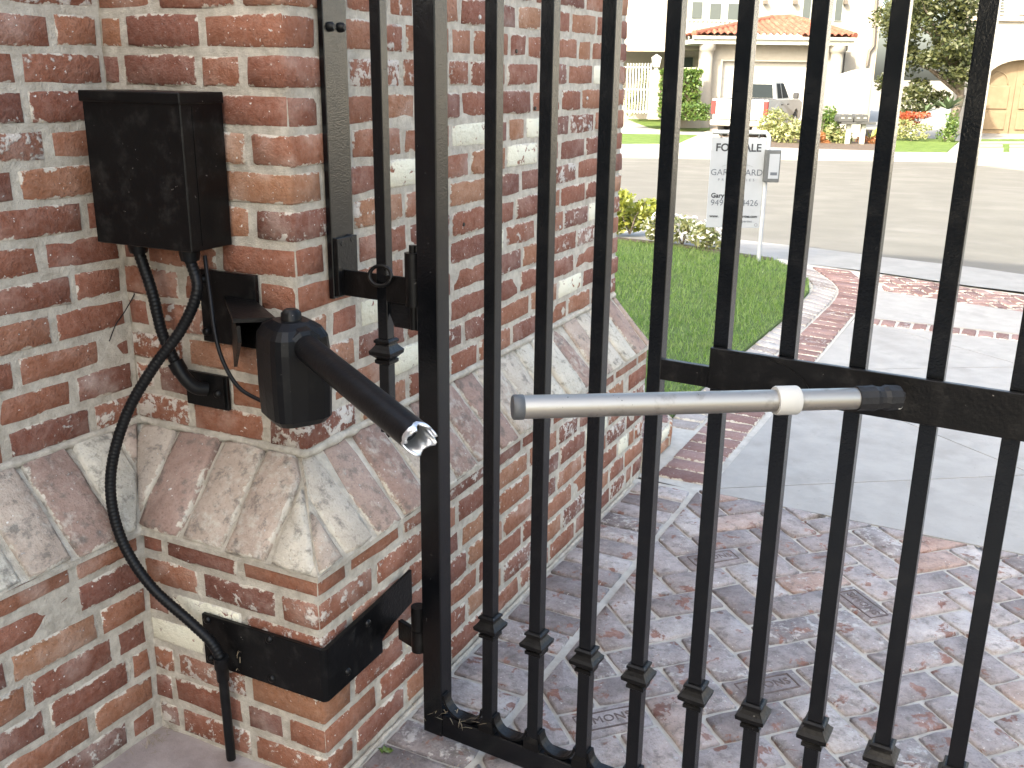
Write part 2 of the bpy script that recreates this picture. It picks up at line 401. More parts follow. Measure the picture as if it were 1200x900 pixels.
# ------------------------------------------------------------------ brick walls
X3, Y3, Z3 = Vector((1, 0, 0)), Vector((0, 1, 0)), Vector((0, 0, 1))
CH = .0753; BH = .0635; JT = .0125
Z0P, Z0U = .009, .705           # first bed joint of the plinth and of the upper wall
XP, YP, XU, YU, YEND = -1.152, 1.463, -1.290, 1.620, 3.508
aA = math.radians(3.65); uA = Vector((math.sin(aA), math.cos(aA), 0)); nA = Vector((math.cos(aA), -math.sin(aA), 0))
PA = Vector((-1.632, 1.463, 0)); PAU = PA - nA*.150
def place_brick(parent, c, ex, en, w, mat=M_BRICK, h=BH, name='brick'):
    ey = en.cross(ex)
    if ey.z < 0: ex = -ex; ey = en.cross(ex)
    me = pooled(w, h, .045, mat)
    r = Matrix.Rotation(rnd.gauss(0, .007), 4, 'Z') @ Matrix.Rotation(rnd.gauss(0, .006), 4, 'X') @ Matrix.Rotation(rnd.gauss(0, .006), 4, 'Y')
    M = ax(ex, ey, en, c+en*(.0035+rnd.gauss(0, .0014))+Vector((0, 0, rnd.gauss(0, .0012)))) @ r
    if rnd.random() < .5: M = M @ Matrix.Rotation(PI, 4, 'Z')
    return obj(name, me, mat, parent, M)
LENS = (.196, .104, .15)
def course(parent, p0, ex, en, s0, s1, z, mat=M_BRICK, h=BH, bias=.3):
    """lay bricks from s0 to s1 along ex"""
    s = s0
    while s < s1-.03:
        rem = s1-s
        w = LENS[0] if rnd.random() > bias else rnd.choice(LENS[1:])
        if rem < w+.05: w = rem-JT*.2 if rem < .24 else w
        w = round(min(w, rem), 2)
        if w < .03: break
        place_brick(parent, p0+ex*(s+w/2)+Vector((0, 0, z)), ex, en, w, mat, h); s += w+JT
def corner_brick(parent, cx, cy, z, along_x, h=BH, L=.196, D=.098, sx=-1, sy=1):
    """brick wrapping an outside corner; cx,cy the corner, sx/sy where the solid lies"""
    dx, dy = (L, D) if along_x else (D, L)
    key = ('corner', along_x, round(h, 3)); lst = POOL.setdefault(key, [])
    if len(lst) < 6:
        me = bbox_corner_mesh(dx, dy, h, rnd); me.materials.append(M_CORNER if True else None); lst.append(me)
    me = rnd.choice(lst)
    o = .0035+rnd.gauss(0, .0012)
    M = Matrix.Translation((cx+sx*(dx/2)-sx*o, cy+sy*(dy/2)-sy*o, z)) @ Matrix.Rotation(rnd.gauss(0, .008), 4, 'Z')
    return obj('brick', me, None, parent, M)
M_CORNER = brick_mat('old red corner brick', RED, bedonly=True)
def core(parent, lo, hi, name='mortar_core', res=.03, amp=.0022, mat=M_MORTAR):
    """mortar body: a box with gently uneven faces"""
    bm = bmesh.new(); bmesh.ops.create_cube(bm, size=1)
    lo = Vector(lo); hi = Vector(hi); d = hi-lo
    for w in bm.verts: w.co = Vector((lo.x+d.x*(w.co.x+.5), lo.y+d.y*(w.co.y+.5), lo.z+d.z*(w.co.z+.5)))
    for k in range(3):
        for cut in range(1, max(2, min(90, int(d[k]/res)))):
            nrm = Vector((0, 0, 0)); nrm[k] = 1; co = Vector(lo); co[k] = lo[k]+d[k]*cut/max(2, min(90, int(d[k]/res)))
            bmesh.ops.bisect_plane(bm, geom=bm.verts[:]+bm.edges[:]+bm.faces[:], plane_co=co, plane_no=nrm)
    for w in bm.verts:
        nv = mnoise.noise_vector(w.co*17); w.co += nv*amp
    me = bpy.data.meshes.new(name); bm.to_mesh(me); bm.free(); me.polygons.foreach_set('use_smooth', [True]*len(me.polygons))
    return obj(name, me, mat, parent)

pier = tag(empty('brick_pier', (XP, YP, 0)), 'long red brick gate pier with sloping limed brick ledge and lime-smeared bricks', 'pier')
wallA = tag(empty('garden_wall', tuple(PA)), 'red brick garden wall running toward the viewer left of the black control box', 'wall')
core(pier, (-1.75, YP, -.05), (XP, YEND-.002, .515))
core(pier, (-1.78, YU, .50), (XU, YEND-.012, 1.86), name='mortar_core')
NC_U = 15
for k in range(8):
    z = Z0P+CH*k+CH/2-.001; h = BH
    if k == 6: z, h = Z0P+CH*6+.032, .050
    if k == 7: break
    ev = k % 2 == 0
    corner_brick(pier, XP, YP, z, ev, h); corner_brick(pier, XP, YEND, z, ev, h, sy=-1)
    a = (.196 if ev else .098)+JT
    course(pier, Vector((XP, YP, 0)), -X3, -Y3, a, .485, z, h=h)
    b = (.098 if ev else .196)+JT
    course(pier, Vector((XP, YP, 0)), Y3, X3, b, YEND-YP-b, z, h=h)
for k in range(NC_U):
    z = Z0U+CH*k+CH/2; ev = k % 2 == 1
    corner_brick(pier, XU, YU, z, ev); corner_brick(pier, XU, YEND, z, ev, sy=-1)
    a = (.196 if ev else .098)+JT
    course(pier, Vector((XU, YU, 0)), -X3, -Y3, a, .488, z)
    b = (.098 if ev else .196)+JT
    course(pier, Vector((XU, YU, 0)), Y3, X3, b, YEND-YU-b, z)
# garden wall A
def coreA(off, z0, z1, s0=-1.5, s1=.25):
    bm_ = MB(); p = PA-nA*off
    a = p+uA*s0; b = p+uA*s1
    vv = []; ff = []; nx, nz = 58, max(2, int((z1-z0)/.03))
    for j in range(nz+1):
        for i in range(nx+1):
            w = a.lerp(b, i/nx)+Vector((0, 0, z0+(z1-z0)*j/nz)); vv.append(w+nA*(mnoise.noise(w*17)*.0022))
    for j in range(nz):
        for i in range(nx): ff.append((j*(nx+1)+i, j*(nx+1)+i+1, (j+1)*(nx+1)+i+1, (j+1)*(nx+1)+i))
    bm_.add(vv, ff, True)
    bm_.prism([a-nA*.006+Z3*z0, b-nA*.006+Z3*z0, b-nA*.25+Z3*z0, a-nA*.25+Z3*z0], Z3*(z1-z0-.001))
    return bm_.build('mortar_core', M_MORTAR, wallA)
coreA(0, -.05, .515); coreA(.150, .50, 1.86)
for k in range(7):
    z = Z0P+CH*k+CH/2-.001; h = BH
    if k == 6: z, h = Z0P+CH*6+.032, .050
    s0 = -1.35-rnd.uniform(0, .2)
    course(wallA, PA, uA, nA, s0, -.012, z, h=h)
for k in range(NC_U):
    z = Z0U+CH*k+CH/2
    course(wallA, PAU, uA, nA, -1.35-rnd.uniform(0, .2), .142, z)

# sloping ledge bricks
BZ0, BZ1, LIP = .521, .706, .014
def batter(parent, base, along, nrm, run, s0, s1, cuts, pitch=.122, first=0.):
    """bricks lying on the slope; along from s0 to s1; cuts = half-planes (point, normal) in slope coordinates"""
    lo = base+nrm*LIP+Z3*BZ0; hi = base-nrm*run+Z3*BZ1
    ey = (hi-lo); L = ey.length; ey.normalize(); ex = along; en = ex.cross(ey)
    if en.dot(nrm) < 0: ex = -along; en = ex.cross(ey); flip = -1
    else: flip = 1
    s = s0+first
    while s < s1:
        w = pitch-.014+rnd.uniform(-.008, .008); a, b = s, s+w
        x0, x1 = (a, b) if flip > 0 else (-b, -a)
        l0 = rnd.uniform(0, .008)
        sk = rnd.uniform(-.004, .004)
        poly = [(x0+sk, l0), (x1+sk, l0+rnd.uniform(-.003, .003)), (x1-sk, L-.006), (x0-sk, L-.006)]
        for p, n_ in cuts: 
            p2 = (p[0]*flip, p[1]); n2 = (n_[0]*flip, n_[1])
            poly = clip(poly, p2, n2) if len(poly) > 2 else poly
        if len(poly) > 2 and area(poly) > .0015:
            c = sum((Vector(p) for p in poly), Vector((0, 0)))/len(poly)
            me = slab_mesh([(p[0]-c.x, p[1]-c.y) for p in poly], .024, .007, .003, rnd, sub=.06, crown=.004)
            M = ax(ex, ey, en, lo+ex*c.x+ey*c.y+en*(.010+rnd.gauss(0, .003)))
            obj('ledge_brick', me, M_BATTER, parent, M)
        s += w+.014
    # mortar bed under the slope
    return lo, hi
RUN = .152
def bed(parent, pts):
    """sloping mortar sheet, pts = lower a, lower b, upper b, upper a"""
    a, b, c, d = [Vector(p) for p in pts]; nx, ny = max(6, int((b-a).length/.03)), 8; vv = []; ff = []
    for j in range(ny+1):
        for i in range(nx+1):
            w = a.lerp(b, i/nx).lerp(d.lerp(c, i/nx), j/ny); vv.append(w+mnoise.noise_vector(w*19)*.003)
    for j in range(ny):
        for i in range(nx): ff.append((j*(nx+1)+i, j*(nx+1)+i+1, (j+1)*(nx+1)+i+1, (j+1)*(nx+1)+i))
    m = MB(); m.add(vv, ff, True)
    dn = Vector((0, 0, -.05)); m.add([a, b, b+dn*.0+Vector((0, 0, -.012)), a+Vector((0, 0, -.012))], [(0, 1, 2, 3)])
    m.build('mortar_bed', M_MORTAR, parent)
SL = math.hypot(RUN+LIP, BZ1-BZ0)
hip = (RUN+LIP)/SL                       # sideways shift of the hip per unit of slope length
def unit(x, y): l = math.hypot(x, y); return (x/l, y/l)
# pier side (along +Y from corner), hip at the corner: s >= y*hip - LIP
batter(pier, Vector((XP, YP, 0)), Y3, X3, RUN, -LIP, YEND-YP+.005, [((-LIP+.006, 0), unit(1, -hip)), ((YEND-YP+.004, 0), (-1, 0))], first=-.02)
# pier front (along -X from corner); valley at the garden wall
batter(pier, Vector((XP, YP, 0)), -X3, -Y3, RUN, -LIP, .66, [((-LIP+.006, 0), unit(1, -hip)), ((.480+LIP*.2-.014, 0), unit(-1, hip))], first=.02)
# garden wall (along -uA from the inner corner)
batter(wallA, PA, -uA, nA, RUN, -.20, 1.4, [((LIP*1.1+.012, 0), unit(1, hip))], pitch=.116, first=.03)
bed(pier, [(XP+LIP-.004, YP-LIP+.004, BZ0), (XP+LIP-.004, YEND, BZ0), (XU-.01, YEND, BZ1), (XU-.01, YU+.0, BZ1)])
bed(pier, [(-1.66, YP-LIP+.004, BZ0), (XP+LIP-.004, YP-LIP+.004, BZ0), (XU-.01, YU+.01, BZ1), (-1.80, YU+.01, BZ1)])
qa, qb = PA+nA*(LIP-.004)-uA*1.45, PA+nA*(LIP-.004)-uA*.005
bed(wallA, [qa+Z3*BZ0, qb+Z3*BZ0, PAU-nA*.01+uA*.16+Z3*BZ1, PAU-nA*.01-uA*1.45+Z3*BZ1])
# fillet of mortar along the ledge foot and top
def fillet(parent, pts, r, name='mortar_fillet'):
    P = []
    for i in range(len(pts)-1):
        a, b = Vector(pts[i]), Vector(pts[i+1]); k = max(2, int((b-a).length/.02))
        for j in range(k): P.append(a.lerp(b, j/k))
    P.append(Vector(pts[-1]))
    rr = [r*(1+.5*mnoise.noise(p*31)) for p in P]; P = [p+mnoise.noise_vector(p*23)*.003 for p in P]
    MB().tube(P, rr, 8).build(name, M_MORTAR, parent)
fillet(pier, [(-1.775, YU-.001, BZ1-.001), (XU+.001, YU-.001, BZ1-.001), (XU+.001, YEND-.02, BZ1-.001)], .011)
fillet(wallA, [tuple(PAU-uA*1.4+nA*.001+Z3*(BZ1-.001)), tuple(PAU+uA*.14+nA*.001+Z3*(BZ1-.001))], .011)

# ------------------------------------------------------------------ ground, paving, driveway
def sheet(name, poly, z, mat, kind='structure', thick=0., parent=None, follow=False):
    vv = [Vector((p[0], p[1], (zg(p) if follow else 0)+z)) for p in poly]
    m = MB()
    if thick > 0: m.prism([p-Z3*thick for p in vv], Z3*thick)
    else: m.add(vv, [tuple(range(len(vv)))])
    o = m.build(name, mat, parent)
    if parent is None: tag(o, kind=kind)
    return o
# one ground sheet to the horizon, following the fall to the street
gv = []; gf = []
for i, v in enumerate((-60, 8, 28, 60, 900)):
    for j, u in enumerate((-700, -40, 40, 700)): gv.append(uv(u, v) - Z3*.09)
for i in range(4):
    for j in range(3): gf.append((i*4+j, i*4+j+1, (i+1)*4+j+1, (i+1)*4+j))
tag(MB().add(gv, gf).build('ground', M_EARTH), kind='structure')
# paving bed
pav = tag(obj('brick_paving', mesh('brick_paving', [], []), M_BED), kind='structure')
def rough_sheet(name, x0, x1, y0, y1, z, mat, parent, res=.04, amp=.0025):
    nx, ny = int((x1-x0)/res), int((y1-y0)/res); vv = []; ff = []
    for j in range(ny+1):
        for i in range(nx+1):
            w = Vector((x0+(x1-x0)*i/nx, y0+(y1-y0)*j/ny, z)); vv.append(w+Z3*(mnoise.noise(w*21)*amp))
    for j in range(ny):
        for i in range(nx): ff.append((j*(nx+1)+i, j*(nx+1)+i+1, (j+1)*(nx+1)+i+1, (j+1)*(nx+1)+i))
    return obj(name, mesh(name, vv, ff, True), mat, parent)
rough_sheet('mortar_bed', -1.20, 2.2, -2.5, 3.46, -.0045, M_BED, pav)
def paver(parent, poly, z, mat, th=.05, jit=.0028, bev=.005, name='paver', me=None, sub=.06):
    c = sum((Vector(p) for p in poly), Vector((0, 0)))/len(poly)
    e = Vector(poly[1])-Vector(poly[0]); a = math.atan2(e.y, e.x); R = Matrix.Rotation(-a, 2)
    loc = [R @ (Vector(p)-c) for p in poly]
    me = me or slab_mesh([(p.x, p.y) for p in loc], th, bev, jit, rnd, sub=sub, crown=.0025)
    tilt = Matrix.Rotation(rnd.gauss(0, .008), 4, 'X') @ Matrix.Rotation(rnd.gauss(0, .006), 4, 'Y')
    zz = z + (zg(c) if c.length > 8 else 0)
    M = Matrix.Translation((c.x, c.y, zz+rnd.gauss(0, .0012))) @ Matrix.Rotation(a, 4, 'Z') @ tilt
    return obj(name, me, mat, parent, M)
def inset(poly, d):
    out = poly
    n = len(poly)
    for i in range(n):
        a, b = Vector(poly[i]), Vector(poly[(i+1) % n]); t = (b-a)
        if t.length < 1e-6: continue
        t.normalize(); nn = Vector((-t.y, t.x)); p = a+nn*d
        out = clip(out, (p.x, p.y), (nn.x, nn.y))
        if len(out) < 3: return []
    return out
def herring(parent, org, ang, w, cuts, mat, zone, z=.002, gap=.0062, limit=None):
    """45 degree herringbone of 2:1 bricks, clipped by half planes; returns list of (centre, object)"""
    res = []; ca, sa = math.cos(ang), math.sin(ang)
    T = lambda x, y: (org[0]+ca*x-sa*y, org[1]+sa*x+ca*y)
    R_ = 26
    for i in range(-R_, R_):
        for j in range(-R_, R_):
            # cells: horizontal brick at (i+ j..., ...) herringbone lattice vectors (1,1) and (2,-2)
            bx, by = (i+2*j)*w, (i-2*j)*w
            for hz in (0, 1):
                r = [(bx, by), (bx+2*w, by), (bx+2*w, by+w), (bx, by+w)] if hz == 0 else [(bx, by+w), (bx+w, by+w), (bx+w, by+3*w), (bx, by+3*w)]
                poly = [T(*q) for q in r]
                cx = sum(q[0] for q in poly)/4; cy = sum(q[1] for q in poly)/4
                if not (zone[0] < cx < zone[1] and zone[2] < cy < zone[3]): continue
                p2 = poly
                for p, n_ in cuts:
                    p2 = clip(p2, p, n_)
                    if len(p2) < 3: break
                if len(p2) < 3 or area(p2) < .0012: continue
                p2 = inset(p2, gap)
                if len(p2) < 3 or area(p2) < .0008: continue
                res.append((cx, cy, p2, len(p2) == 4 and abs(area(p2)-(2*w-2*gap)*(w-2*gap)) < 1e-4))
    return res
HW = .112
hb = herring(pav, (-.42, 2.17), math.radians(45), HW, [((-.905, 0), (1, 0)), ((0, 3.435), (-.02, -1)), ((1.75, 0), (-1, 0)), ((0, .55), (0, 1))], M_PAVER, (-1.2, 1.9, .3, 3.7))
STAMPED = []
hb.sort(key=lambda t: (t[0]+.3)**2+(t[1]-2.2)**2)
for cx, cy, poly, whole in hb:
    o = paver(pav, poly, .0055, M_PAVER) if whole else paver(pav, poly, .0055, M_PAVER, jit=.0006, bev=.003, sub=.2)
    if whole: STAMPED.append((cx, cy, poly, o))
# soldier band along the pier
y = .62
while y < 3.42:
    w = .104+rnd.uniform(-.006, .006)
    paver(pav, [(-1.128, y), (-.922, y), (-.922, y+w-.012), (-1.128, y+w-.012)], .0055, M_PAVER); y += w
fil = [(-1.143, yy*.1+1.40, -.002) for yy in range(0, 21)]
fillet(pav, fil, .006)
# floor patch on the near side of the pier
sl_ = tag(rough_sheet('concrete_slab', -1.80, -1.16, -2.5, 1.50, .002, M_SLAB, None), kind='structure')

# concrete driveway: slabs parted by scored joints
drv = tag(obj('driveway', mesh('driveway', [(-1.5, 3.3, -.03), (2.6, 3.3, -.03), (2.6, 8.6, -.03), (-1.5, 8.6, -.03)], [(0, 1, 2, 3)]), M_GROOVE), kind='structure')
base = [(-.868, 3.455), (2.4, 3.40), (2.4, 6.55), (-.80, 6.55)]
base2 = [(-.80, 6.60), (2.4, 6.60), (2.4, 6.70), (1.9, 6.70)]
J = [((-.84, 3.5), (.21, 4.21)), ((-.31, 4.68), (.21, 4.26)), ((-.65, 6.58), (.17, 5.99)), ((-.57, 5.47), (.19, 5.94))]
pieces = [base]
for a, b in J:
    d = Vector((b[0]-a[0], b[1]-a[1])).normalized(); nn = (-d.y, d.x); new = []
    for p in pieces:
        for s in (1, -1):
            q = clip(p, (a[0]+s*nn[0]*.003, a[1]+s*nn[1]*.003), (s*nn[0], s*nn[1]))
            if len(q) > 2 and abs(area(q)) > .002: new.append(q)
    pieces = new
def slabp(poly, z, mat, parent, th=.05, name='slab'):
    vv = [Vector((p[0], p[1], z+zg(p))) for p in poly]
    if area(poly) < 0: vv.reverse()
    return MB().prism([p-Z3*th for p in vv], Z3*th).build(name, mat, parent, loc=vv[0])
for p in pieces: slabp(p, .001, M_CONC, drv)
slabp([(-.79, 6.745), (2.4, 6.765), (2.4, 6.72), (2.4, 6.66+.105), (2.4, 6.72+.06), (2.4, 6.95), (-.78, 7.72)][:1]+[(2.4, 6.765), (2.4, 6.72), (-.79, 6.745)][:0]+[(2.4, 6.78), (2.4, 6.85), (-.78, 7.70)], .001, M_CONC, drv)
# single row of pavers set in the concrete
strip = tag(obj('paver_strip', mesh('paver_strip', [(-.80, 6.54, -.006), (2.4, 6.54, -.006), (2.4, 6.79, -.006), (-.80, 6.76, -.006)], [(0, 1, 2, 3)]), M_BED), kind='structure')
x = -.72
while x < 2.3:
    w = .092+rnd.uniform(-.008, .008); y0 = 6.575; y1 = 6.735
    paver(strip, [(x, y0), (x+w-.014, y0), (x+w-.014, y1), (x, y1)], .002, M_PAVER_RED, sub=.1); x += w
# herringbone band toward the street
band = tag(obj('paver_band', mesh('paver_band', [(-1.1, 7.2, -.012), (2.4, 6.4, -.012), (2.4, 7.6, -.03), (-1.0, 8.50, -.012)], [(0, 1, 2, 3)]), M_BED), kind='structure')
din = Vector((1.01, -.34)).normalized(); nin = (-din.y, din.x)
for cx, cy, poly, whole in herring(band, (0, 8), math.radians(27), .10,
        [((-.82, 7.76), nin), ((-1.06, 8.47), (-nin[0], -nin[1])), ((-.83, 8.1), (1, .25)), ((1.3, 0), (-1, 0))], M_PAVER_RED, (-1.3, 1.4, 6.6, 9), gap=.008):
    paver(band, poly, .0, M_PAVER_RED, sub=.1)
# curved border: red soldier band and paler outer band
brd = tag(obj('brick_border', mesh('brick_border', [(-1.30, 3.5, -.008), (-.86, 3.46, -.008), (-.79, 7.7, -.008), (-1.0, 8.5, -.014), (-1.75, 8.75, -.014), (-1.45, 8.1, -.012), (-1.24, 7.4, -.008), (-1.26, 4.1, -.008)], [tuple(range(8))]), M_BED), kind='structure')
inner = spline([(-.885, 3.52, 0), (-.87, 4.5, 0), (-.835, 5.5, 0), (-.815, 6.7, 0), (-.81, 7.35, 0), (-.86, 7.85, 0), (-1.07, 8.42, 0)], 30)
mid = spline([(-1.105, 3.52, 0), (-1.095, 4.5, 0), (-1.06, 5.5, 0), (-1.025, 6.7, 0), (-1.02, 7.25, 0), (-1.09, 7.75, 0), (-1.40, 8.45, 0)], 30)
outer = spline([(-1.255, 4.1, 0), (-1.245, 4.6, 0), (-1.235, 5.5, 0), (-1.205, 6.7, 0), (-1.21, 7.38, 0), (-1.31, 7.85, 0), (-1.72, 8.62, 0)], 30)
def bandlay(A, B, mat, pitch=.108):
    def at(P, t):
        L = [0]
        for i in range(1, len(P)): L.append(L[-1]+(P[i]-P[i-1]).length)
        s = t*L[-1]
        for i in range(1, len(P)):
            if L[i] >= s: return P[i-1].lerp(P[i], (s-L[i-1])/max(1e-9, L[i]-L[i-1]))
        return P[-1]
    Ltot = sum((A[i]-A[i-1]).length for i in range(1, len(A))); n = int(Ltot/pitch)
    for i in range(n):
        t0, t1 = (i+.045)/n, (i+.955)/n
        a, b, c, d = at(A, t0), at(A, t1), at(B, t1), at(B, t0)
        poly = [(p.x, p.y) for p in (a.lerp(d, .04), d.lerp(a, .04), c.lerp(b, .04), b.lerp(c, .04))]
        if area(poly) < 0: poly.reverse()
        paver(brd, poly, .001, mat, sub=.1)
bandlay(inner, mid, M_PAVER_RED)
bandlay([p for p in mid if p.y > 4.1], outer, M_PAVER_WHITE)
# sidewalk, road, kerbs
near_edge = [(-30, 20.5), (-9, 12.3), (-5, 11.0), (-3.4, 10.4), (-2.42, 9.99), (-1.73, 9.78), (-1.18, 9.5), (-.3, 9.2), (.19, 8.98), (1.5, 8.4), (4, 7.2), (12, 3)]
sw = [(-30, 19.2), (-9, 11.4), (-5, 10.0), (-3.44, 9.33), (-2.71, 9.16), (-2.23, 8.89), (-1.74, 8.68), (-1.05, 8.50), (-.3, 8.26), (2.4, 7.40), (12, 2.2)]
def ribbon(name, A, B, z, mat, kind='structure', n=60):
    A = spline([(p[0], p[1], 0) for p in A], 6); B = spline([(p[0], p[1], 0) for p in B], 6)
    def res(P, t):
        L = [0]
        for i in range(1, len(P)): L.append(L[-1]+(P[i]-P[i-1]).length)
        s = t*L[-1]
        for i in range(1, len(P)):
            if L[i] >= s: return P[i-1].lerp(P[i], (s-L[i-1])/max(1e-9, L[i]-L[i-1]))
        return P[-1]
    vv = []; ff = []
    for i in range(n+1):
        for k, P in enumerate((A, B)):
            p = res(P, i/n).copy(); p.z = zg(p)+z; vv.append(p)
    for i in range(n): ff.append((2*i, 2*i+1, 2*i+3, 2*i+2))
    return tag(obj(name, mesh(name, vv, ff), mat), kind=kind)
ribbon('sidewalk', sw, near_edge, .0, M_CONC2)
FK = 28.2
far_edge = [uv(u, FK) for u in (-40, -10, 0, 6, 12, 18, 24, 40)]
rv = []; rf = []
NE = spline([(p[0], p[1], 0) for p in near_edge], 4)
for i, p in enumerate(NE):
    u = p.dot(U); v = p.dot(V)
    for k in range(5):
        w = uv(u, v+(FK-v)*k/4); w.z -= .02 if k == 0 else .015; rv.append(w)
for i in range(len(NE)-1):
    for k in range(4): rf.append((i*5+k, i*5+k+1, (i+1)*5+k+1, (i+1)*5+k))
tag(obj('road', mesh('road', rv, rf), M_ROAD), kind='structure')

# ------------------------------------------------------------------ iron gate
g = Vector((.9974, -.0715, 0)); gn = Vector((.0715, .9974, 0)); G0 = Vector((-1.051, 1.70, 0))
def gp(t, off, z): return G0+g*t+gn*off+Z3*z
gate = tag(empty('iron_gate', tuple(gp(0, .02, .03))), 'black wrought iron driveway gate with square pickets and collar knuckles', 'gate')
GT, GEND = 2.05, 2.13
MB().frame(gp(.0255, .022, (.03+GT)/2), g, gn, Z3, .0255, .022, (GT-.03)/2, .0022).build('stile', M_IRON, gate)
MB().frame(gp(GEND, .022, (.03+GT)/2), g, gn, Z3, .0255, .022, (GT-.03)/2, .0022).build('stile', M_IRON, gate)
MB().frame(gp((GEND+.026)/2, .022, .062), g, gn, Z3, (GEND-.052-.026)/2+.0, .022, .028, .0022).build('bottom_rail', M_IRON, gate)
MB().frame(gp((GEND+.026)/2, .022, GT-.03), g, gn, Z3, (GEND-.052-.026)/2, .021, .025, .0022).build('top_rail', M_IRON, gate)
TS = [.158, .273, .391, .507, .627, .742, .857, .975, 1.094]
while TS[-1]+.117 < GEND-.1: TS.append(TS[-1]+.117)
PW = .0130
COLL = [(-.030, .0145), (-.027, .0185), (-.020, .0185), (-.018, .0155), (-.014, .0195), (-.008, .0265), (.000, .0275), (.005, .0225), (.012, .0175), (.016, .0165), (.018, .0195), (.023, .0195), (.026, .0155)]
for t in TS:
    tc = t+PW
    p = MB().frame(gp(tc, .016, (.090+GT-.055)/2), g, gn, Z3, PW, PW, (GT-.055-.090)/2, .0012).build('picket', M_IRON, gate, loc=gp(tc, .016, .09))
    MB().sqlathe(gp(tc, .016, .353+rnd.uniform(-.003, .003)), g, gn, COLL).build('collar', M_RUSTY, p)
    MB().sqlathe(gp(tc, .016, .104), g, gn, [(-.014, .0185), (.004, .0178), (.014, .0135)]).build('weld', M_RUSTY, p)
edges = [.051]+[x for t in TS for x in (t, t+2*PW)]
for i in range(len(TS)):
    a = .051 if i == 0 else TS[i-1]+2*PW; b = TS[i]
    r = (b-a)/2; c = (a+b)/2; th = .0055; vv = []; ff = []; n = 14
    for k in range(n+1):
        an = PI+PI*k/n
        for rr in (r, r-th):
            for of in (.004, .029): vv.append(gp(c+rr*math.cos(an), of, .0905+r*.92+rr*.92*math.sin(an)))
    for k in range(n):
        q = k*4; ff += [(q, q+1, q+5, q+4), (q+2, q+6, q+7, q+3), (q, q+4, q+6, q+2), (q+1, q+3, q+7, q+5)]
    ff += [(0, 2, 3, 1), (n*4, n*4+1, n*4+3, n*4+2)]
    MB().add(vv, ff).build('bottom_scroll', M_RUSTY, gate)
# middle rail and the heavy plate the opener was bolted to
MB().frame(gp((.52+.64)/2, .010, .994), g, gn, Z3, .062, .006, .019, .001).build('middle_rail', M_RUSTY, gate)
MB().frame(gp((.627+1.95)/2, -.006, 1.0155), g, gn, Z3, (1.95-.627)/2, .005, .0365, .001).build('opener_plate', M_RUSTY, gate)
arc = [gp(.640, -.0135, 1.049), gp(.70, -.0135, 1.050)]+[gp(.70+.105*math.sin(a), -.0135, .992+.058*math.cos(a)) for a in [i*PI/2/10 for i in range(1, 11)]]+[gp(.640, -.0135, .985)]
MB().prism(arc, gn*.0025).build('gusset_plate', M_RUSTY, gate)
# hinge knuckles on the stile
MB().cyl(gp(-.018, .012, .232), gp(-.018, .012, .285), .017, 18).build('hinge_knuckle', M_RUSTY, gate)
MB().cyl(gp(-.018, .012, 1.098), gp(-.018, .012, 1.150), .016, 18).build('hinge_knuckle', M_RUSTY, gate)

# ------------------------------------------------------------------ upper hinge bar and strap on the pier
hj = tag(empty('hinge_bar', (-1.28, 1.76, 1.03)), 'black bolted flat bar and strap carrying the upper gate hinge beside a short spare picket', 'hinge')
MB().box((XU+.006, 1.720, 1.030), (XU+.020, 1.800, 1.86), .0015).build('flat_bar', M_IRON, hj)
for by, bz in ((1.742, 1.583), (1.778, 1.583), (1.742, 1.148), (1.778, 1.153)):
    m = MB(); m.tube([(XU+.019, by, bz), (XU+.026, by, bz), (XU+.031, by, bz)], [.0105, .0095, .005], 10); m.build('bolt_head', M_RUSTY, hj)
MB().beam((XU+.016, 1.752, 1.062), (-1.066, 1.712, 1.070), .007, .056, bev=.001).build('strap', M_RUSTY, hj)
MB().box((XU+.018, 1.725, 1.035), (XU+.030, 1.797, 1.160), .001).build('foot_plate', M_RUSTY, hj)
MB().cyl((-1.067, 1.714, 1.040), (-1.067, 1.714, 1.098), .0165, 18).build('hinge_knuckle', M_RUSTY, hj)
MB().cyl((-1.067, 1.714, .99), (-1.067, 1.714, 1.165), .008, 12).build('hinge_pin', M_RUSTY, hj)
MB().prism([(-1.150, 1.730, 1.045), (-1.062, 1.722, 1.045), (-1.062, 1.722, .985), (-1.125, 1.730, .985)], (0, .004, 0)).build('web_plate', M_IRON, hj)
sp = MB().frame((-1.150, 1.735, (1.86+.745)/2), X3, Y3, Z3, .0125, .0125, (1.86-.745)/2, .0012); sp.build('spare_picket', M_IRON, hj)
m = MB(); m.sqlathe((-1.150, 1.735, .930), X3, Y3, COLL); m.build('collar', M_RUSTY, hj)
m = MB(); m.tube([(-1.150, 1.735, .747), (-1.150, 1.735, .738), (-1.150, 1.735, .730)], [.009, .006, .001], 8); m.build('picket_tip', M_RUSTY, hj)
ring = [Vector((-1.148+.027*math.cos(a), 1.716+.006*math.sin(a), 1.094+.020*math.sin(a))) for a in [i*2*PI/20 for i in range(21)]]
MB().tube(ring, .0042, 8).build('ring', M_RUSTY, hj)

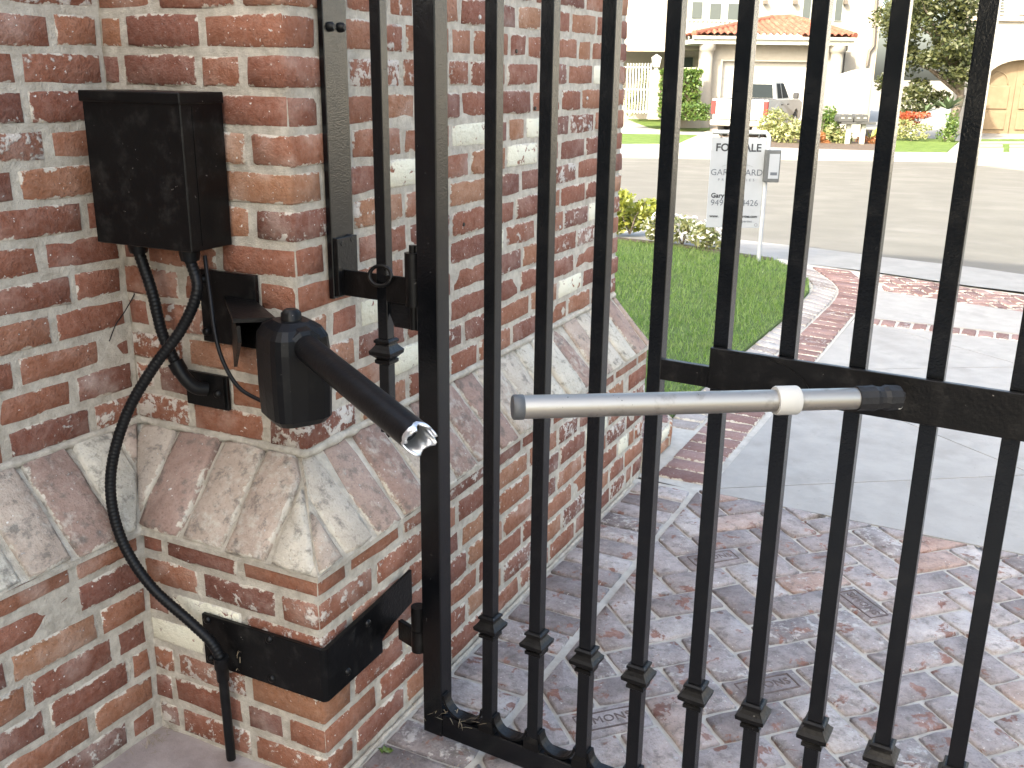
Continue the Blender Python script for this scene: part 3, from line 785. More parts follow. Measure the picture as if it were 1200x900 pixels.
# ------------------------------------------------------------------ lower hinge band round the pier
hbnd = tag(empty('hinge_band', (XP, YP, .24)), 'wide black steel band wrapped round the pier foot carrying the lower gate hinge', 'hinge')
z0b, z1b = .238, .362
MB().box((-1.456, YP-.020, z0b), (XP+.012, YP-.010, z1b), .001).build('front_strap', M_BOX, hbnd)
m = MB(); vv = []; ff = []
bend = [(XP+.012-.0, YP-.020)]+[(XP+.012+.012*math.sin(a), YP-.008-.012*math.cos(a)) for a in [i*PI/2/6 for i in range(7)]]+[(XP+.024, 1.655)]
inn_ = [(XP+.012, YP-.010)]+[(XP+.012+.002*math.sin(a), YP-.008-.002*math.cos(a)) for a in [i*PI/2/6 for i in range(7)]]+[(XP+.014, 1.655)]
nb = len(bend)
for (ox, oy), (ix, iy) in zip(bend, inn_):
    tz = max(0, (oy-YP)/.19)*.012
    vv += [(ox, oy, z0b+.0005+tz*.3), (ox, oy, z1b-.0005+tz), (ix, iy, z1b-.0005+tz), (ix, iy, z0b+.0005+tz*.3)]
for i in range(nb-1):
    for k in range(4): ff.append((i*4+k, i*4+(k+1) % 4, (i+1)*4+(k+1) % 4, (i+1)*4+k))
ff += [(0, 1, 2, 3), (nb*4-1, nb*4-2, nb*4-3, nb*4-4)]
m.add(vv, ff).build('side_strap', M_BOX, hbnd)
MB().prism([(XP+.0125, 1.648, .262), (XP+.0125, 1.70, .285), (XP+.0125, 1.79, .300), (XP+.0125, 1.79, .385), (XP+.0125, 1.648, .372)], (.007, 0, 0)).build('hinge_plate', M_RUSTY, hbnd)
for bx, bz in ((-1.44, .35), (-1.44, .255), (-1.27, .255), (-1.27, .35)):
    MB().tube([(bx, YP-.019, bz), (bx, YP-.024, bz), (bx, YP-.026, bz)], [.009, .008, .004], 10).build('bolt_head', M_RUSTY, hbnd)
for by, bz in ((1.60, .345), (1.52, .27)):
    MB().tube([(XP+.0235, by, bz), (XP+.028, by, bz), (XP+.030, by, bz)], [.009, .008, .004], 10).build('bolt_head', M_RUSTY, hbnd)
MB().beam((XP+.020, 1.735, .258), (-1.075, 1.715, .258), .012, .05, bev=.001).build('hinge_arm', M_RUSTY, hbnd)
MB().cyl((-1.069, 1.714, .286), (-1.069, 1.714, .345), .0165, 18).build('hinge_knuckle', M_RUSTY, hbnd)

# ------------------------------------------------------------------ control box
cb = tag(empty('control_box', (-1.44, 1.613, 1.15)), 'black painted metal control box bolted to the pier above the conduits', 'control box')
bx0, bx1, by0, by1, bz0, bz1 = -1.700, -1.440, 1.488, 1.606, 1.150, 1.450
MB().box((bx0, by0, bz0), (bx1, by1, bz1), .002).build('body', M_BOX, cb)
MB().box((bx0-.004, by0-.005, bz1-.016), (bx1+.004, by1, bz1+.006), .002).build('lid', M_BOX, cb)
MB().box((bx1-.003, by0+.030, bz0+.01), (bx1+.0012, by0+.0305, bz1-.02)).build('seam', M_RUSTY, cb)
for hx, hy in ((-1.645, 1.545), (-1.485, 1.528)):
    MB().tube([(hx, hy, bz0+.002), (hx, hy, bz0-.012), (hx, hy, bz0-.026)], [.021, .021, .018], 6).build('conduit_fitting', M_HOSE, cb)

# ------------------------------------------------------------------ conduits and cables
def hose(pts, r, ribs=True, n=14, pitch=.0085):
    P = spline(pts, 40); L = 0; D = [P[0]]
    # resample evenly
    out = [P[0]]; step = pitch/3; acc = 0
    for i in range(1, len(P)):
        seg = (P[i]-P[i-1]).length; d = step-acc
        while d <= seg: out.append(P[i-1].lerp(P[i], d/seg)); d += step
        acc = seg-(d-step)
    rr = [r*(1.0 if (i % 3) else .90) for i in range(len(out))] if ribs else [r]*len(out)
    return MB().tube(out, rr, n)
c1 = tag(empty('flexible_conduit', (-1.645, 1.545, 1.12)), 'short black ribbed conduit from the control box down to the small wall plate', 'conduit', 'ribbed conduits')
pts1 = [(-1.645, 1.545, 1.126), ony(179, 345, 1.548), ony(190, 390, 1.552), ony(207, 428, 1.565)]
hose([Vector(p) for p in pts1], .0125).build('ribbed_hose', M_HOSE, c1)
e1 = spline([Vector(pts1[-1]), ony(217, 443, 1.570), ony(229, 454, 1.582), ony(243, 456, 1.602)], 8)
MB().tube(e1, [.0155]*len(e1), 14).build('elbow', M_HOSE, c1)
MB().cyl(ony(205, 424, 1.5635), ony(212, 436, 1.567), .0175, 14).build('compression_nut', M_HOSE, c1)
c2 = tag(empty('flexible_conduit', (-1.40, 1.40, .0)), 'long black ribbed conduit curving from the control box to the riser pipe', 'conduit', 'ribbed conduits')
pts2 = [(-1.485, 1.528, 1.126), ony(231, 340, 1.515), ony(213, 385, 1.495), ony(180, 430, 1.460), ony(150, 482, 1.425), ony(132, 540, 1.395), ony(131, 590, 1.380), ony(146, 640, 1.378), ony(178, 688, 1.388), ony(222, 728, 1.405), ony(247, 752, 1.415), ony(259, 772, 1.420)]
hose(pts2, .0118).build('ribbed_hose', M_HOSE, c2)
a_, b_ = ony(259, 770, 1.4195), ony(267, 890, 1.430)
b_ = Vector((a_.x+.004, 1.428, .015))
b_ = ony(271, 889, 1.425)
MB().tube([a_, a_.lerp(b_, .10), a_.lerp(b_, .105), a_.lerp(b_, .22)], [.016, .016, .0135, .0135], 14).build('coupling', M_HOSE, c2)
MB().tube([a_.lerp(b_, .20), b_], .0105, 14).build('riser_pipe', M_HOSE, c2)
cw = MB().tube(spline([ony(240, 300, 1.535), ony(246, 345, 1.50), ony(252, 390, 1.47), ony(262, 425, 1.455), ony(281, 455, 1.445), ony(312, 473, 1.445)], 14), .0042, 8).build('signal_cable', M_HOSE, None)
tag(cw, 'thin black cable looping from the control box to the motor housing', 'cable')
wr = MB().tube(spline([onpl(163, 300, PAU+nA*.02, nA), onpl(161, 335, PAU+nA*.022, nA), onpl(148, 362, PAU+nA*.018, nA), onpl(136, 380, PAU+nA*.018, nA), onpl(128, 400, PAU+nA*.010, nA)], 10), .0013, 6).build('loose_wire', M_HOSE, None)
tag(wr, 'thin loose black wire hanging against the brick below the control box', 'wire')
# small wall plate the short conduit enters
jp = tag(empty('wall_plate', (-1.54, 1.61, .775)), 'small black steel plate with conduit elbow on the pier above the ledge', 'plate')
MB().box((-1.602, 1.603, .777), (-1.482, 1.6125, .855), .001).build('plate', M_BOX, jp)
MB().prism([(-1.560, 1.603, .815), (-1.488, 1.603, .853), (-1.488, 1.603, .783), (-1.53, 1.603, .781)], (0, -.004, 0)).build('flange', M_RUSTY, jp)
MB().tube([(-1.505, 1.600, .815), (-1.505, 1.593, .815), (-1.505, 1.590, .815)], [.010, .009, .004], 10).build('bolt_head', M_RUSTY, jp)

# ------------------------------------------------------------------ broken gate opener on the pier
op = tag(empty('gate_opener', (-1.45, 1.60, .93)), 'black gate opener motor on a wall bracket with a snapped off black arm tube', 'gate opener')
MB().box((-1.535, 1.600, .932), (-1.383, 1.6125, 1.090), .001).build('mounting_plate', M_BOX, op)
for bx, bz in ((-1.522, .955), (-1.395, .955), (-1.522, 1.07)):
    MB().tube([(bx, 1.601, bz), (bx, 1.592, bz), (bx, 1.589, bz)], [.010, .009, .004], 10).build('bolt_head', M_RUSTY, op)
mt = Vector((-1.175, 1.455, .955))            # motor centre
dirt_ = (ony(493, 517, 1.20)-ony(352, 402, 1.43)).normalized()
# bracket: top shelf and triangular cheek from the plate to the motor
MB().prism([(-1.470, 1.602, 1.030), (-1.385, 1.602, 1.030), (-1.225, 1.47, 1.040), (-1.285, 1.42, 1.040)], (0, 0, .008)).build('bracket_shelf', M_RUSTY, op)
MB().prism([(-1.455, 1.600, 1.030), (-1.455, 1.600, .935), (-1.405, 1.545, .905), (-1.285, 1.428, 1.00), (-1.285, 1.428, 1.033)], (.006, .004, 0)).build('bracket_cheek', M_RUSTY, op)
MB().prism([(-1.450, 1.600, 1.028), (-1.450, 1.600, .965), (-1.395, 1.600, .965), (-1.395, 1.600, 1.028)], Vector((.19, -.125, .004))).build('bracket_arm', M_RUSTY, op)
# housing: a squat rounded body hanging below the shelf
vv = []; ff = []; n = 20
exm = Vector((dirt_.x, dirt_.y, 0)).normalized(); eym = Z3.cross(exm)
prof = [(-.102, .45), (-.098, .80), (-.085, .97), (-.03, 1.0), (.045, 1.0), (.072, .96), (.088, .80), (.098, .5)]
for z, k in prof:
    for j in range(n):
        a = 2*PI*j/n; ca, sa = math.cos(a), math.sin(a)
        sq = lambda c: math.copysign(abs(c)**.5, c)
        vv.append(mt+exm*(sq(ca)*.066*k)+eym*(sq(sa)*.060*k)+Z3*z)
for i in range(len(prof)-1):
    for j in range(n): ff.append((i*n+j, i*n+(j+1) % n, (i+1)*n+(j+1) % n, (i+1)*n+j))
ff += [tuple(range(n-1, -1, -1)), tuple(range(len(vv)-n, len(vv)))]
MB().add(vv, ff, False).build('motor_housing', M_CAST, op)
MB().tube([mt+Z3*.09, mt+Z3*.112, mt+Z3*.118], [.020, .019, .012], 8).build('pivot_bolt', M_RUSTY, op)
tb0 = ony(356, 405, 1.435); tb1 = ony(494, 517, 1.205); tdir = (tb1-tb0).normalized()
# collar arch where the tube leaves the housing
MB().tube([tb0-tdir*.035, tb0-tdir*.01, tb0+tdir*.012, tb0+tdir*.016], [.036, .037, .034, .026], 10, smooth=False).build('tube_socket', M_CAST, op)
# arm tube: hollow, torn end
nn_ = 28; oa = tdir.orthogonal().normalized(); ob = tdir.cross(oa); vv = []; ff = []
Lt = (tb1-tb0).length
def ringp(s, r, jag=0):
    out = []
    for j in range(nn_):
        a = 2*PI*j/nn_; s2 = s+(jag*mnoise.noise(Vector((math.cos(a)*2.2, math.sin(a)*2.2, 3.3))) if jag else 0)
        out.append(tb0+tdir*s2+(oa*math.cos(a)+ob*math.sin(a))*r)
    return out
R0 = .0252
def shell(rings, sm=True):
    m = MB(); v = [p for r in rings for p in r]; f = []
    for i in range(len(rings)-1):
        for j in range(nn_): f.append((i*nn_+j, i*nn_+(j+1) % nn_, (i+1)*nn_+(j+1) % nn_, (i+1)*nn_+j))
    return m.add(v, f, sm)
shell([ringp(0, R0), ringp(Lt*.5, R0), ringp(Lt-.014, R0, .010)]).build('arm_tube', M_CAST, op)
shell([ringp(Lt-.0142, R0+.0003, .010), ringp(Lt-.002, R0, .026), ringp(Lt-.002, R0-.0035, .026), ringp(Lt-.05, R0-.003)]).build('torn_rim', M_CUT, op)
m = shell([ringp(Lt-.05, R0-.003), ringp(Lt-.05, .0005)]); m.build('inner_bore', M_BURNT, op)

# ------------------------------------------------------------------ loose steel rod still bolted to the gate
p1 = gp(.865, -.075, 0); pr = onpl(1003, 467, p1, gn); pl = ony(612, 477, 1.245)
rod = tag(empty('opener_rod', tuple(pr)), 'bare steel opener rod hanging from the gate plate with white collar', 'rod')
rd = (pl-pr).normalized(); LR = (pl-pr).length
MB().tube([pr, pl+rd*.0], [.0168, .0175], 24).build('steel_tube', M_STEEL, rod)
def onrod(px): return pr+rd*(((px-1003)/(612-1003))*LR)
# collar: fraction along by picture position, solved on the line
def frac(px):
    lo, hi = -.3, 1.2
    for _ in range(40):
        md = (lo+hi)/2; q = pr+rd*(LR*md)-C0; x = 600+FPX*q.dot(crt)/q.dot(fwd)
        if x > px: lo = md
        else: hi = md
    return pr+rd*(LR*lo)
MB().tube([frac(934), frac(932.5), frac(909.5), frac(908)], [.0215, .0225, .0225, .0215], 24).build('collar', M_COLLAR, rod)
MB().tube([frac(620), frac(614), frac(613), frac(602), frac(600.5)], [.016, .016, .0186, .0186, .017], 20).build('end_cap', M_GREYCAP, rod)
# charred coupling with a clevis onto the gate plate
k0, k1 = frac(1003), frac(1052)
P = [k0.lerp(k1, i/10) for i in range(11)]
MB().tube(P, [.0195+.0045*mnoise.noise(Vector((i*.9, 2, 1))) for i in range(11)], 12, smooth=False).build('charred_coupling', M_BURNT, rod)
kk = gp(.945, -.012, 1.022)
MB().beam(k1-rd*(-.012), kk, .018, .014, bev=.002).build('clevis', M_BURNT, rod)
MB().beam(k1+Z3*(-.012)+rd*.02, kk+Z3*(-.012), .004, .004).build('rust_streak', M_RUST, rod)
MB().tube([k1+Z3*(-.014), k1+Z3*(-.014)-fwd*.012], [.006, .005], 10).build('bolt_head', M_STEEL, rod)

#__MORE__
# ------------------------------------------------------------------ stamped letters on some pavers
def text_mesh(body, size, extrude=0., align='CENTER', spacing=1., bold=0.):
    cu = bpy.data.curves.new('lettering', 'FONT'); cu.body = body; cu.size = size; cu.extrude = extrude; cu.align_x = align; cu.align_y = 'CENTER'
    cu.space_character = spacing; cu.offset = bold; cu.resolution_u = 3
    o = bpy.data.objects.new('lettering', cu); COL.objects.link(o); bpy.context.view_layer.update()
    me = bpy.data.meshes.new_from_object(o.evaluated_get(bpy.context.evaluated_depsgraph_get())); bpy.data.objects.remove(o); return me
M_STAMP = grain_mat('stamp shadow tone', (.10, .075, .07), (.15, .12, .115), 30, 90, .5, .002)  # dark tone puts the shadow lines of the stamp into the colour
def stamp(px, py):
    w = onz(px, py, .003)
    cx, cy, poly, o = min(STAMPED, key=lambda t: (t[0]-w.x)**2+(t[1]-w.y)**2)
    P_ = [Vector(p) for p in poly]; ed_v = max(((P_[(i+1) % 4]-P_[i]) for i in range(4)), key=lambda e: e.length).normalized()
    ex_ = Vector((ed_v.x, ed_v.y, 0)); ey_ = Z3.cross(ex_)
    if ey_.dot(V) < 0: ex_, ey_ = -ex_, -ey_
    M = ax(ex_, ey_, Z3, o.matrix_basis.translation)
    # sunk panel edge: a thin shadow-dark frame of four ridges and the maker's name
    m = MB(); a, b = .078, .030
    for sx in (-1, 1): m.box((sx*a-.0016, -b, -.001), (sx*a+.0016, b, .0022))
    for sy in (-1, 1): m.box((-a, sy*b-.0016, -.001), (a, sy*b+.0016, .0022))
    obj('stamp_frame', m.build('stamp_frame', M_STAMP).data, M_STAMP, o, M)
    bpy.data.objects.remove([q for q in bpy.data.objects if q.name.startswith('stamp_frame') and q.parent is None][0])
    t = text_mesh('SIMONS', .036, .0012, spacing=1.05)
    Mt = M @ Matrix.Translation((0, 0, .0015))
    obj('lettering', t, M_STAMP, o, Mt)
for q in ((912, 822), (715, 850), (1022, 722), (842, 650)): stamp(*q)

# ------------------------------------------------------------------ dead grass caught at the gate foot, weeds
def strands(name, centre, n, spread, ln, mat, label, cat, seed, flat=.25):
    rg = random.Random(seed); vv = []; ff = []
    for i in range(n):
        p = Vector(centre)+Vector((rg.gauss(0, spread[0]), rg.gauss(0, spread[1]), abs(rg.gauss(0, spread[2]))))
        d = Vector((rg.gauss(0, 1), rg.gauss(0, 1), rg.gauss(0, flat))).normalized()*rg.uniform(.4, 1)*ln
        s = d.cross(Z3).normalized()*.0006; k = len(vv); md = p+d*.5+Z3*rg.uniform(0, .006)
        vv += [p-s, p+s, md+s, md-s, p+d]; ff += [(k, k+1, k+2, k+3), (k+3, k+2, k+4)]
    return tag(obj(name, mesh(name, vv, ff), mat), label, cat, kind='stuff')
strands('dry_grass', gp(.07, .0, .095), 26, (.045, .012, .008), .035, M_STRAW, 'dry grass clippings caught on the foot of the gate', 'debris', 3)
strands('dry_grass', gp(.10, -.09, .006), 26, (.05, .03, .002), .05, M_STRAW, 'dry grass clippings lying on pavers before the gate', 'debris', 4, .1)
strands('dry_grass', ony(281, 800, 1.432), 16, (.003, .003, .03), .018, M_STRAW, 'dried roots hanging beside the riser pipe', 'debris', 5, .8)
strands('dry_grass', (-1.60, 1.43, .006), 60, (.012, .05, .006), .03, M_STRAW, 'dry litter in the corner of the garden wall', 'debris', 9, .4)
def leafcloud(rg, c, r, n, size, shell=.55):
    """leaf quads through an ellipsoid"""
    vv = []; ff = []
    for i in range(n):
        d = Vector((rg.gauss(0, 1), rg.gauss(0, 1), rg.gauss(0, 1))).normalized(); k = rg.uniform(shell**3, 1)**(1/3.)
        p = Vector(c)+Vector((d.x*r[0], d.y*r[1], d.z*r[2]))*k
        a = Vector((rg.gauss(0, 1), rg.gauss(0, 1), rg.gauss(0, .7))).normalized(); b = a.cross(d+Vector((rg.gauss(0, .6), rg.gauss(0, .6), rg.gauss(0, .6)))).normalized()
        s = size*rg.uniform(.6, 1.3); q = len(vv)
        vv += [p-a*s*.6, p+b*s*.28, p+a*s*.6, p-b*s*.28]; ff.append((q, q+1, q+2, q+3))
    return vv, ff
wd = MB(); wd.add(*leafcloud(random.Random(2), (-1.105, 1.622, .012), (.016, .012, .010), 36, .012, .1)); 
tag(wd.build('weed', M_HEDGE), 'tiny green weed sprouting at the foot of the pier', 'weed')

# ------------------------------------------------------------------ lawn by the driveway
lawn_poly = [(-1.245, 4.05), (-1.25, 4.6), (-1.235, 5.5), (-1.205, 6.2), (-1.20, 6.77), (-1.215, 7.39), (-1.30, 7.80), (-1.45, 8.20), (-1.74, 8.60), (-2.23, 8.80), (-2.71, 9.05), (-3.44, 9.22), (-6.5, 10.2), (-6.5, 3.56), (-1.33, 3.56)]
m = MB(); lp = [Vector((p[0], p[1], zg(p)+.012)) for p in lawn_poly]; m.prism([p-Z3*.05 for p in lp], Z3*.05)
lawn = tag(m.build('lawn', M_TURF), kind='structure')
def inside(x, y, poly):
    r = False; n = len(poly)
    for i in range(n):
        a, b = poly[i], poly[i-1]
        if (a[1] > y) != (b[1] > y) and x < (b[0]-a[0])*(y-a[1])/(b[1]-a[1])+a[0]: r = not r
    return r
rg = random.Random(11); vv = []; ff = []; cnt = 0
while cnt < 62000:
    x, y = rg.uniform(-4.6, -1.1), rg.uniform(3.6, 9.4)
    if not inside(x, y, lawn_poly): continue
    if rg.random() > min(1., 7./y): continue
    dens = mnoise.noise(Vector((x*1.7, y*1.7, 0)))
    cnt += 1
    h = .036*(1+.4*dens)*rg.uniform(.6, 1.35); a = rg.uniform(0, 2*PI); w = rg.uniform(.0014, .0026)*(1+y*.06)
    p = Vector((x, y, zg((x, y))+.010)); d = Vector((math.cos(a), math.sin(a), 0))*w; ln = Vector((rg.gauss(0, .45), rg.gauss(0, .45), 1)).normalized()*h
    k = len(vv); vv += [p-d, p+d, p+ln*.55+d*.7, p+ln]; ff += [(k, k+1, k+2), (k, k+2, k+3)]
tag(obj('lawn_grass', mesh('lawn_grass', vv, ff), M_GRASS), 'short shaded green lawn grass beside the brick border', 'grass', kind='stuff')
# brick edging stub at the end of the pier
ed = tag(empty('brick_edging', (-1.24, 3.8, 0)), 'low bullnosed brick edging stub just past the end of the pier', 'edging')
MB().box((-1.40, 3.53, -.03), (-1.150, 3.86, .105)).build('mortar_core', M_MORTAR, ed)
def place(parent, c, ex, ey, en, w, h, mat): return obj('brick', slab_mesh(rect(w, h), .04, .006, .002, rnd), mat, parent, ax(ex, ey, en, c))
for yy in (3.62, 3.735):
    place(ed, Vector((-1.245, yy, .112)), X3, Y3, Z3, .20, .102, M_PAVER_RED)
for zz in (.022, .078): place(ed, Vector((-1.143, 3.63, zz-.002)), Y3, Z3, X3, .18, .05, M_BRICK)
for zz in (.022, .078): place(ed, Vector((-1.143, 3.80, zz-.002)), Y3, Z3, X3, .105, .05, M_BRICK)
for i in range(3):
    a0 = PI*.5*i/3; a = a0+PI/12
    c = Vector((-1.33, 3.84, 0))+Vector((math.sin(PI/2-a), math.cos(PI/2-a), 0))*.19
    en = Vector((math.cos(a), math.sin(a), 0)); ey = Z3; ex = ey.cross(en)
    place(ed, c+Z3*.05, ex, ey, en, .09, .10, M_BRICK)
    place(ed, Vector((-1.33, 3.84, .112))+en*.10, ex, en, Z3, .085, .15, M_PAVER_RED)

# ------------------------------------------------------------------ planting bed beside the lawn
def shrub(name, c, r, n, size, mat, label, cat='shrub', group=None, seed=1, stems=4, shell=.5, lobes=7, flowers=None):
    rg = random.Random(seed); c = Vector(c); t = tag(empty(name, (c.x, c.y, c.z)), label, cat, group)
    m = MB()
    for i in range(lobes):
        a = rg.uniform(0, 2*PI); k = rg.uniform(.25, .65)
        lc = c+Vector((math.cos(a)*r[0]*k, math.sin(a)*r[1]*k, r[2]*(.45+rg.uniform(-.2, .95)))); f = rg.uniform(.35, .6)
        m.add(*leafcloud(rg, lc, (r[0]*f, r[1]*f, r[2]*f*.9), n//lobes, size, shell))
    m.build('foliage', mat, t)
    s = MB()
    for i in range(stems):
        a = rg.uniform(0, 2*PI); e = c+Vector((math.cos(a)*r[0]*.5, math.sin(a)*r[1]*.5, r[2]*1.2))
        s.tube([c-Z3*.02, c.lerp(e, .5)+Vector((rg.gauss(0, .02), rg.gauss(0, .02), 0)), e], [.02*r[2]+.004, .015*r[2]+.003, .003], 5)
    s.build('stem', M_BARK, t)
    if flowers:
        fm = MB(); fm.add(*leafcloud(rg, c+Z3*r[2]*.9, (r[0]*.95, r[1]*.95, r[2]*.9), flowers, size*.8, .8)); fm.build('blossom', M_FLOWER, t)
    return t
bedp = [(-3.4, 9.20), (-2.71, 9.02), (-2.23, 8.76), (-1.74, 8.56), (-1.76, 8.70), (-2.25, 8.93), (-2.73, 9.18), (-3.44, 9.36), (-6.5, 10.6), (-6.5, 10.18)]
m = MB(); m.prism([Vector((p[0], p[1], zg(p)+.0)) for p in bedp], Z3*.02); tag(m.build('planting_bed', M_SOIL), kind='structure')
shrub('yellow_shrub', onz(738, 272, -.02), (.30, .30, .26), 1300, .055, M_YELLOW, 'bright yellow green leafy shrub at the edge of the lawn beside the pier', seed=3)
shrub('yellow_shrub', onpl(722, 345, (-1.75, 3.9, 0), X3).lerp(Vector((-1.62, 3.95, .1)), .5), (.05, .05, .05), 60, .04, M_YELLOW, 'small tuft of yellow leaves behind the end of the pier', seed=13, lobes=4)
for i, (px, py, r, lab) in enumerate(((772, 281, .19, 'low flowering shrub next to the yellow shrub'), (800, 285, .21, 'spreading white flowered shrub between the yellow shrub and the sign'), (828, 290, .19, 'low flowering shrub nearest the for sale sign'))):
    shrub('flowering_shrub', onz(px, py, -.02), (r, r, r*.75), 420, .05, M_LIGHTSHRUB, lab, group='low shrubs along the lawn edge', seed=20+i, flowers=90)

# ------------------------------------------------------------------ for sale sign
SV = 8.45
def sg(px, py, dv=0.): return onv(px, py, SV+dv)
base_ = sg(889, 304); base_.z = -.02
sgn = tag(empty('for_sale_sign', tuple(base_)), 'white hanging real estate sign on a white post at the lawn corner', 'sign')
top = Vector((base_.x, base_.y, 0))+Z3*1.055
pt = [base_, base_+Z3*.5, top-Z3*.05, top-Z3*.02-U*.008, top-U*.03, top-U*.06, top-U*.47]
MB().tube(pt, .0175, 12).build('post', M_WHITEPOST, sgn)
pc = sg(865, 213.5); pc = Vector((base_.x, base_.y, 0))-U*.245+Z3*.645
PWD, PHT = .45, .74
MB().frame(pc, U, V, Z3, PWD/2, .003, PHT/2, .001).build('board', M_SIGN, sgn)
for s in (-.15, .16):
    rgp = [pc+U*s+Z3*(PHT/2+.018)+Z3*(.024*math.cos(a))+V*(.012*math.sin(a)) for a in [i*2*PI/12 for i in range(13)]]
    MB().tube(rgp, .004, 6).build('hanging_ring', M_PLASTIC, sgn)
def word(body, x, z, size, mat=M_INK, spacing=1., bold=0., align='CENTER'):
    me = text_mesh(body, size, .0005, align, spacing, bold)
    obj('lettering', me, mat, sgn, ax(U, Z3, -V, pc+U*x+Z3*z-V*.0045))
word('FOR SALE', 0, .285, .088, bold=.002)
word('GARY WARD', 0, .085, .072, M_INK2, 1.02)
word('P R O P E R T I E S', 0, .025, .030, M_INK2, 1.25)
word('Gary', -.20, -.105, .055, bold=.0015, align='LEFT')
word('949', -.20, -.165, .072, align='LEFT', mat=M_INK2)
word('.4426', .20, -.165, .072, align='RIGHT', mat=M_INK2)
word('www.', -.20, -.275, .032, align='LEFT', bold=.001)
word('roperties.com', .20, -.275, .032, align='RIGHT', bold=.001)
word('roperties', .16, -.315, .030, M_INK2, align='RIGHT')
m = MB()
for a, b in ((-.13, 0), (0, .13)):
    za, zb = (.135, .175) if a < 0 else (.175, .135)
    m.beam(pc+U*a+Z3*za-V*.004, pc+U*b+Z3*zb-V*.004, .001, .005, up=V)
m.build('roof_mark', M_INK2, sgn)
m = MB(); m.tube([pc+U*(.195+.012*math.cos(a))+Z3*(-.345+.012*math.sin(a))-V*.004 for a in [i*2*PI/12 for i in range(13)]], .0015, 5); m.build('round_mark', M_INK2, sgn)
fb = Vector((base_.x, base_.y, 0))+U*.035+Z3*.79
MB().frame(fb-V*.03, U, V, Z3, .062, .03, .13, .004).build('flyer_box', M_PLASTIC, sgn)
MB().frame(fb-V*.0615+U*.01, U, V, Z3, .042, .001, .10).build('flyer', M_SIGN, sgn)
MB().frame(fb-V*.063+U*.012-Z3*.06, U, V, Z3, .028, .001, .012).build('flyer_print', M_INK2, sgn)

# ------------------------------------------------------------------ far side of the street
M_STUCCO = grain_mat('white stucco', (.255, .240, .212), (.285, .27, .238), 3, 60, .3, .004)
M_STUCCO_W = grain_mat('cream stucco', (.36, .29, .215), (.40, .33, .25), 3, 60, .3, .004)
M_TRIM = plain('white trim', (.33, .345, .305), .6)
M_DOOR = plain('white garage door', (.37, .36, .335), .6)
M_TILE = grain_mat('terracotta tile', (.15, .05, .032), (.23, .09, .06), 6, 20, .4, .01, spots=(3, (.26, .135, .095), .6))
M_GLASS = plain('window glass', (.05, .07, .07), .3, spec=.15)
M_BLIND = plain('blinds', (.050, .060, .057), .6)
M_SHUT = plain('dark louvre', (.05, .05, .05), .6)
M_TAN = grain_mat('tan painted wood', (.175, .130, .082), (.21, .157, .10), 3, 30, .2, .003)
M_GREYWALL = grain_mat('grey render', (.34, .32, .29), (.40, .38, .34), 3, 30, .3, .004)  # grey wall tone with a fine grain
M_PIPE = plain('brown downpipe', (.10, .085, .07), .5)
M_LAWNF = grain_mat('sunlit lawn', (.075, .12, .022), (.12, .175, .04), 3, 90, .9, .03)
def fq(pxs, v): return [onv(x, y, v) for x, y in pxs]
def ub(name, parent, px0, px1, py0, py1, v0, v1, mat, b=0.):
    """upright block whose front (at distance v0) fills the measured rectangle, v1 deeper"""
    a = onv(px0, (py0+py1)/2, v0); c = onv(px1, (py0+py1)/2, v0); u0, u1 = a.dot(U), c.dot(U)
    xm = (px0+px1)/2; zt = onv(xm, py0, v0).z; zb = onv(xm, py1, v0).z
    return MB().frame(U*((u0+u1)/2)+V*((v0+v1)/2)+Z3*((zt+zb)/2), U, V, Z3, (u1-u0)/2, (v1-v0)/2, (zt-zb)/2, b).build(name, mat, parent)
def ubz(name, parent, u0, u1, z0, z1, v0, v1, mat, b=0.):
    return MB().frame(U*((u0+u1)/2)+V*((v0+v1)/2)+Z3*((z0+z1)/2), U, V, Z3, (u1-u0)/2, (v1-v0)/2, (z1-z0)/2, b).build(name, mat, parent)
# kerb, far sidewalk and front yards
def strip_uv(name, u0, u1, v0, v1, z, mat, th=0.): 
    pts = [uv(u0, v0, FZ+z), uv(u1, v0, FZ+z), uv(u1, v1, FZ+z), uv(u0, v1, FZ+z)]
    m = MB()
    if th: m.prism([p-Z3*th for p in pts], Z3*th)
    else: m.add(pts, [(0, 1, 2, 3)])
    return tag(m.build(name, mat), kind='structure')
strip_uv('kerb', -60, 60, FK, FK+.35, .115, M_CONC2, .3)
strip_uv('far_sidewalk', -60, 60, FK+.35, 33.6, .11, M_CONC2, .3)
def yard(name, pxs, z, mat):
    P = [onz(x, y, FZ+z) for x, y in pxs]; m = MB()
    if area([(p.x, p.y) for p in P]) < 0: P.reverse()
    m.prism([p-Z3*.2 for p in P], Z3*.2); return tag(m.build(name, mat), kind='structure')
strip_uv('front_yard', -60, 60, 33.6, 75, .10, M_CONC2, .3)
yard('lawn', [(690, 168), (795, 168), (819, 158), (690, 156)], .125, M_LAWNF)
yard('lawn', [(735, 139), (832, 141), (832, 153), (790, 153), (760, 149)], .125, M_LAWNF)
yard('lawn', [(1025, 177), (1110, 178), (1124, 165), (1035, 158)], .125, M_LAWNF)
yard('lawn', [(1130, 177), (1215, 178), (1215, 163), (1140, 163)], .125, M_LAWNF)
yard('planting_bed', [(895, 172), (1024, 176), (1030, 152), (900, 150)], .12, M_SOIL)
yard('driveway', [(795, 168.5), (895, 170), (900, 150), (840, 148)], .122, grain_mat('salmon pavers', (.42, .33, .26), (.50, .40, .32), 3, 20, .3, .004))
st = 0
